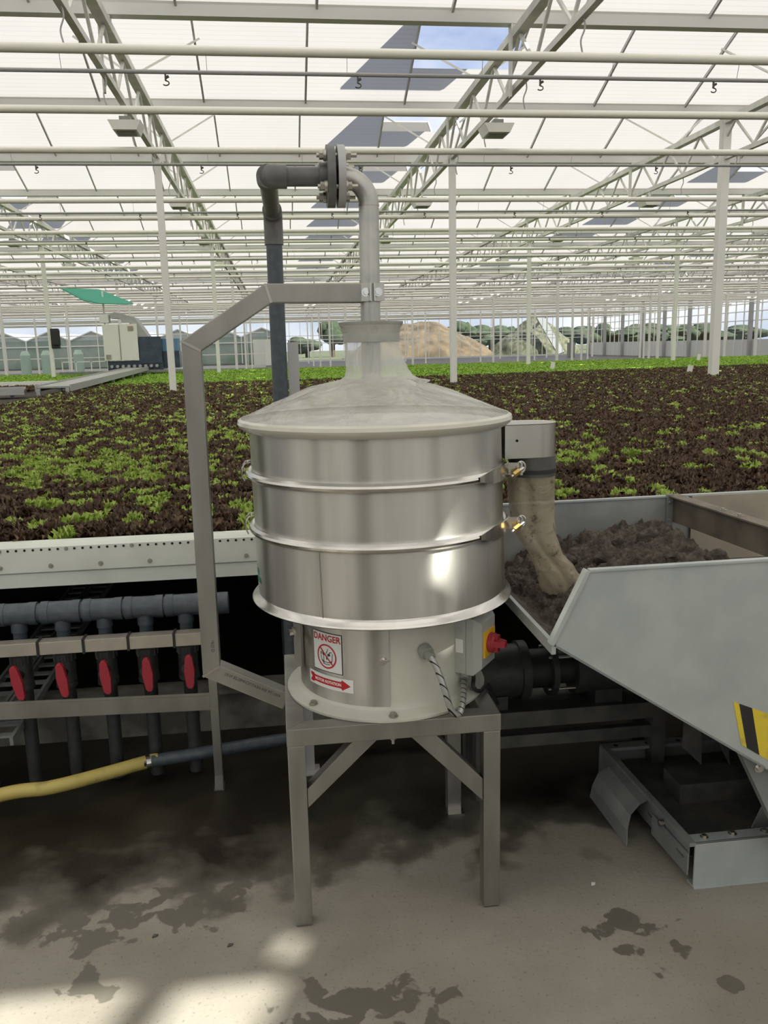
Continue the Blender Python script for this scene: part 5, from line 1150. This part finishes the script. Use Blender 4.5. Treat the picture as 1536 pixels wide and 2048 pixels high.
b = MB(); vs = [(q[0][0], Yh + .0, q[0][1]), (q[1][0] - .05, Yh + .9, q[1][1]), (q[2][0], Yh + .9, q[2][1]), (q[3][0], Yh + .6, q[3][1]), (q[4][0], Yh - .1, q[4][1]), (q[5][0], Yh - .2, q[5][1])]
vs += [(x, y, z + .03) for x, y, z in vs]; b.add(vs, [(0, 1, 2, 3, 4, 5), (11, 10, 9, 8, 7, 6)] + [(i, (i + 1) % 6, (i + 1) % 6 + 6, i + 6) for i in range(6)]); b.build('shade_cloth', m_green, ps_)
for (x, z1) in ((-5.82, 3.65), (-4.97, 3.2)): a = H(x, 0); b = MB(); b.tube([(a[0], Yh + .5, 1.0), (a[0], Yh + .5, H(0, z1)[1])], .03, 8); b.build('parasol_pole', m_white, ps_)

def conveyor(p, q, wd, lab):
    t = root('conveyor', ((p[0] + q[0]) / 2, (p[1] + q[1]) / 2, .86), lab, 'conveyor', 'conveyors across the lettuce bench')
    b = MB(); b.bar(p, q, wd, .03); b.build('belt', mat('conveyor_belt', (.42, .42, .38), .3, .3) if 'conveyor_belt' not in bpy.data.materials else bpy.data.materials['conveyor_belt'], t)
    d = (Vector(q) - Vector(p)).normalized(); s = d.cross(Vector((0, 0, 1))) * (wd / 2 + .02)
    for sg_ in (-1, 1): b = MB(); b.bar(Vector(p) + s * sg_ + Vector((0, 0, -.02)), Vector(q) + s * sg_ + Vector((0, 0, -.02)), .03, .12); b.build('side_frame', m_lgrey, t)
    n = int((Vector(q) - Vector(p)).length / 1.6)
    for i in range(n + 1):
        c_ = Vector(p).lerp(Vector(q), i / max(n, 1)); b = MB(); b.box(c_.x - wd / 2, c_.x - wd / 2 + .06, c_.y - .03, c_.y + .03, .85, c_.z - .02); b.box(c_.x + wd / 2 - .06, c_.x + wd / 2, c_.y - .03, c_.y + .03, .85, c_.z - .02); b.build('leg', m_lgrey, t)
conveyor((-3.95, 15.6, 1.02), (-4.35, 27.6, 1.10), .55, 'long steel conveyor leading back to the white harvesting machine')
conveyor((-9.5, 14.4, 1.0), (-4.4, 15.5, 1.0), .5, 'shorter conveyor entering from the left edge')
b = MB(); b.box(-12, -4.6, 19.8, 20.0, .87, 1.0); props(b.build('bench_rail', m_white), 'white rail before the green strip at the left edge', 'rail')
for i, x in enumerate((-11.2, -10.3, -8.9)):
    b = MB(); b.tube([(x, 40, 0), (x, 40, 1.55)], .22, 12); b.tube([(x, 40, 1.55), (x, 40, 1.75)], [.22, .12], 12)
    props(b.build('water_tank', mat('pale_green_tank', (.42, .58, .50), .5) if i == 0 else bpy.data.materials['pale_green_tank'], smooth=True), f'pale green tank before the far left wall, {["leftmost", "middle", "rightmost"][i]} of three', 'tank', 'pale green tanks')
b = MB(); b.box(-6.79, -6.56, 27.08, 27.28, 1.75, 2.35); b.box(-6.74, -6.5, 27.02, 27.08, 1.85, 2.3); props(b.build('hanging_coat', m_blk, bevel=.03), 'dark bundle hanging on a white column at left', 'bundle')
# small worker-like trolley by the right wall
b = MB(); b.box(31.2, 31.9, 89, 89.5, 0, 1.5); b.tube([(31.55, 89.2, 1.5), (31.55, 89.2, 1.9)], .2, 8); props(b.build('trolley', m_galvd), 'small dark trolley before the right-hand wall far off', 'trolley')

# ------------------------------------------------------------------ outside
def blob_tree(x, y, h, wd, seed, kind='bush'):
    t = root('tree', (x, y, 0), '', 'tree', 'trees beyond the greenhouse')
    b = MB(); b.tube([(x, y, -0.1), (x, y, h * .5)], wd * .05 + .08, 6); b.build('trunk', m_bark, t)
    b = MB(); r = random.Random(seed)
    for k in range(9):
        cx_, cy_, cz_ = x + r.uniform(-.32, .32) * wd, y + r.uniform(-.2, .2) * wd, h * r.uniform(.38, .82); s = wd * r.uniform(.18, .30); n1, n2 = 14, 9; vs = []
        for a in range(n2 + 1):
            for c_ in range(n1):
                th = PI * a / n2; ph = 2 * PI * c_ / n1; d = Vector((math.sin(th) * math.cos(ph), math.sin(th) * math.sin(ph), math.cos(th))); rr_ = s * (1 + .45 * mnoise.noise(d * 2.5 + Vector((k, seed, 0))) + .25 * mnoise.noise(d * 7)); vs.append(Vector((cx_, cy_, cz_)) + Vector((d.x * rr_, d.y * rr_, d.z * min(rr_, h * .25))))
        b.add(vs, [(a * n1 + c_, a * n1 + (c_ + 1) % n1, (a + 1) * n1 + (c_ + 1) % n1, (a + 1) * n1 + c_) for a in range(n2) for c_ in range(n1)])
    b.build('crown', m_tree, t, smooth=True, auto=80); return t
def X_at(pxx, Y): return (pxx - 553) / FPX * Y * 1.004
trees = [(662, 150, 6.0, 6.5, 'round tree seen left of the sieve neck, beyond the far wall'), (612, 150, 3.4, 6, 'low dark tree between the riser pipe and the round tree'), (915, 170, 6.6, 6, 'tree rising behind the brown compost heap'),
         (945, 170, 4.8, 7, 'tree just right of the compost heap'), (978, 170, 5.2, 7, 'broad tree between the compost heap and the green heap'), (1005, 175, 5.0, 6, 'tree close left of the green heap'), (1150, 165, 4.6, 7, 'tree right of the green heap'),
         (1185, 170, 5.2, 7, 'tree at the far right corner of the greenhouse'), (50, 150, 5.6, 13, 'wide tree behind the neighbouring greenhouse at far left'), (165, 150, 5.0, 6, 'tree behind the neighbouring greenhouse, right of the widest one'),
         (8, 150, 4.6, 8, 'tree at the left picture edge behind the neighbouring greenhouse')]
for i, (u, Y, h, wd, lab) in enumerate(trees):
    t = blob_tree(X_at(u, Y), Y, h, wd, i); t['label'] = lab
for i, u in enumerate((1230, 1265, 1300, 1335, 1372, 1415, 1470, 1510)):
    Y = 185 + 3 * i; t = blob_tree(X_at(u, Y), Y, 4.0 + (i % 3) * .7, 11, 40 + i); t['label'] = f'dark tree outside the right-hand wall, {ORD[i]} from the far corner'
b = MB()
for i in range(40): b.add([], [])
def moundmesh(cx_, cy_, rx, ry, h, name, m, lab, cat, seed, two=None):
    V = []; Fq = []; n = 60
    for j in range(n + 1):
        for i in range(n + 1):
            u, v = i / n * 2 - 1, j / n * 2 - 1; r = math.hypot(u, v); z = max(0, 1 - r) ** .75 * 1.12 * h
            if two: z = max(min(z, h * .93), two[2] * h * max(0, 1 - math.hypot((u - two[0]) / two[1], v)) ** .8)
            z += h * .10 * mnoise.noise((u * 3, v * 3, seed)) * (z > .02) + h * .05 * mnoise.noise((u * 9, v * 9, seed)) * (z > .02)
            V.append((cx_ + u * rx, cy_ + v * ry, z - .1))
    for j in range(n):
        for i in range(n): q = j * (n + 1) + i; Fq.append((q, q + 1, q + n + 2, q + n + 1))
    me = npmesh(name, np.array(V), np.array(Fq), m); o = bpy.data.objects.new(name, me); COL.objects.link(o); return props(o, lab, cat)
moundmesh(X_at(835, 118) , 118, 10.5, 9, 5.0, 'compost_heap', m_compost, 'big brown compost heap beyond the far glass wall', 'heap', 3., (-.45, .5, .96))
moundmesh(X_at(1068, 116), 116, 6.5, 6, 4.9, 'green_waste_heap', m_greenheap, 'pale green waste heap under the sloping loader, beyond the glass', 'heap', 8.)
ld = root('heap_loader', (X_at(1085, 112), 112, 0), 'dark sloping loader belt leaning over the green waste heap', 'loader')
b = MB(); b.bar((X_at(1076, 112), 112, 5.2), (X_at(1124, 108), 108, .1), .9, .35, (0, 1, 0)); b.build('loader_belt', m_galvd, ld)
b = MB(); b.bar((X_at(1090, 112.5), 112.5, 5.0), (X_at(1058, 114), 114, 3.0), .3, .3); b.build('loader_brace', m_galvd, ld)
# neighbouring greenhouse at left
ng = root('neighbour_greenhouse', (-30, 108, 0), 'neighbouring greenhouse with a row of glazed gables at far left', 'greenhouse')
gx0 = X_at(-70, 100); pw = 4.75
b = MB(); b.box(gx0, gx0 + pw * 8, 100, 101, -.1, 3.0); b.build('side_glazing', m_nglass, ng)
b = MB()
for k in range(8):
    xa = gx0 + k * pw; b.add([(xa, 100, 3.0), (xa + pw, 100, 3.0), (xa + pw / 2, 100, 3.95), (xa, 120, 3.0), (xa + pw, 120, 3.0), (xa + pw / 2, 120, 3.95)], [(0, 1, 2), (0, 2, 5, 3), (1, 4, 5, 2)])
b.build('gable_roofs', mat('gable_glass', (.36, .42, .42), .2, 0, (.46, .52, .53), .5), ng)
for k in range(9):
    xa = gx0 + k * pw; b = MB(); b.bar((xa, 99.9, 0), (xa, 99.9, 3.0), .12, .12, (0, 1, 0)); b.build('post', m_white, ng)
    if k < 8: b = MB(); b.bar((xa, 99.9, 3.0), (xa + pw / 2, 99.9, 3.98), .1, .12); b.bar((xa + pw / 2, 99.9, 3.98), (xa + pw, 99.9, 3.0), .1, .12); b.bar((xa, 99.9, 2.35), (xa + pw, 99.9, 2.35), .08, .12); b.build('gable_frame', m_white, ng)
b = MB(); b.box(X_at(508, 84), X_at(545, 84), 84, 90, -.1, 2.5); props(b.build('white_shed', m_white), 'plain white shed outside, left of the dark riser pipe', 'shed')
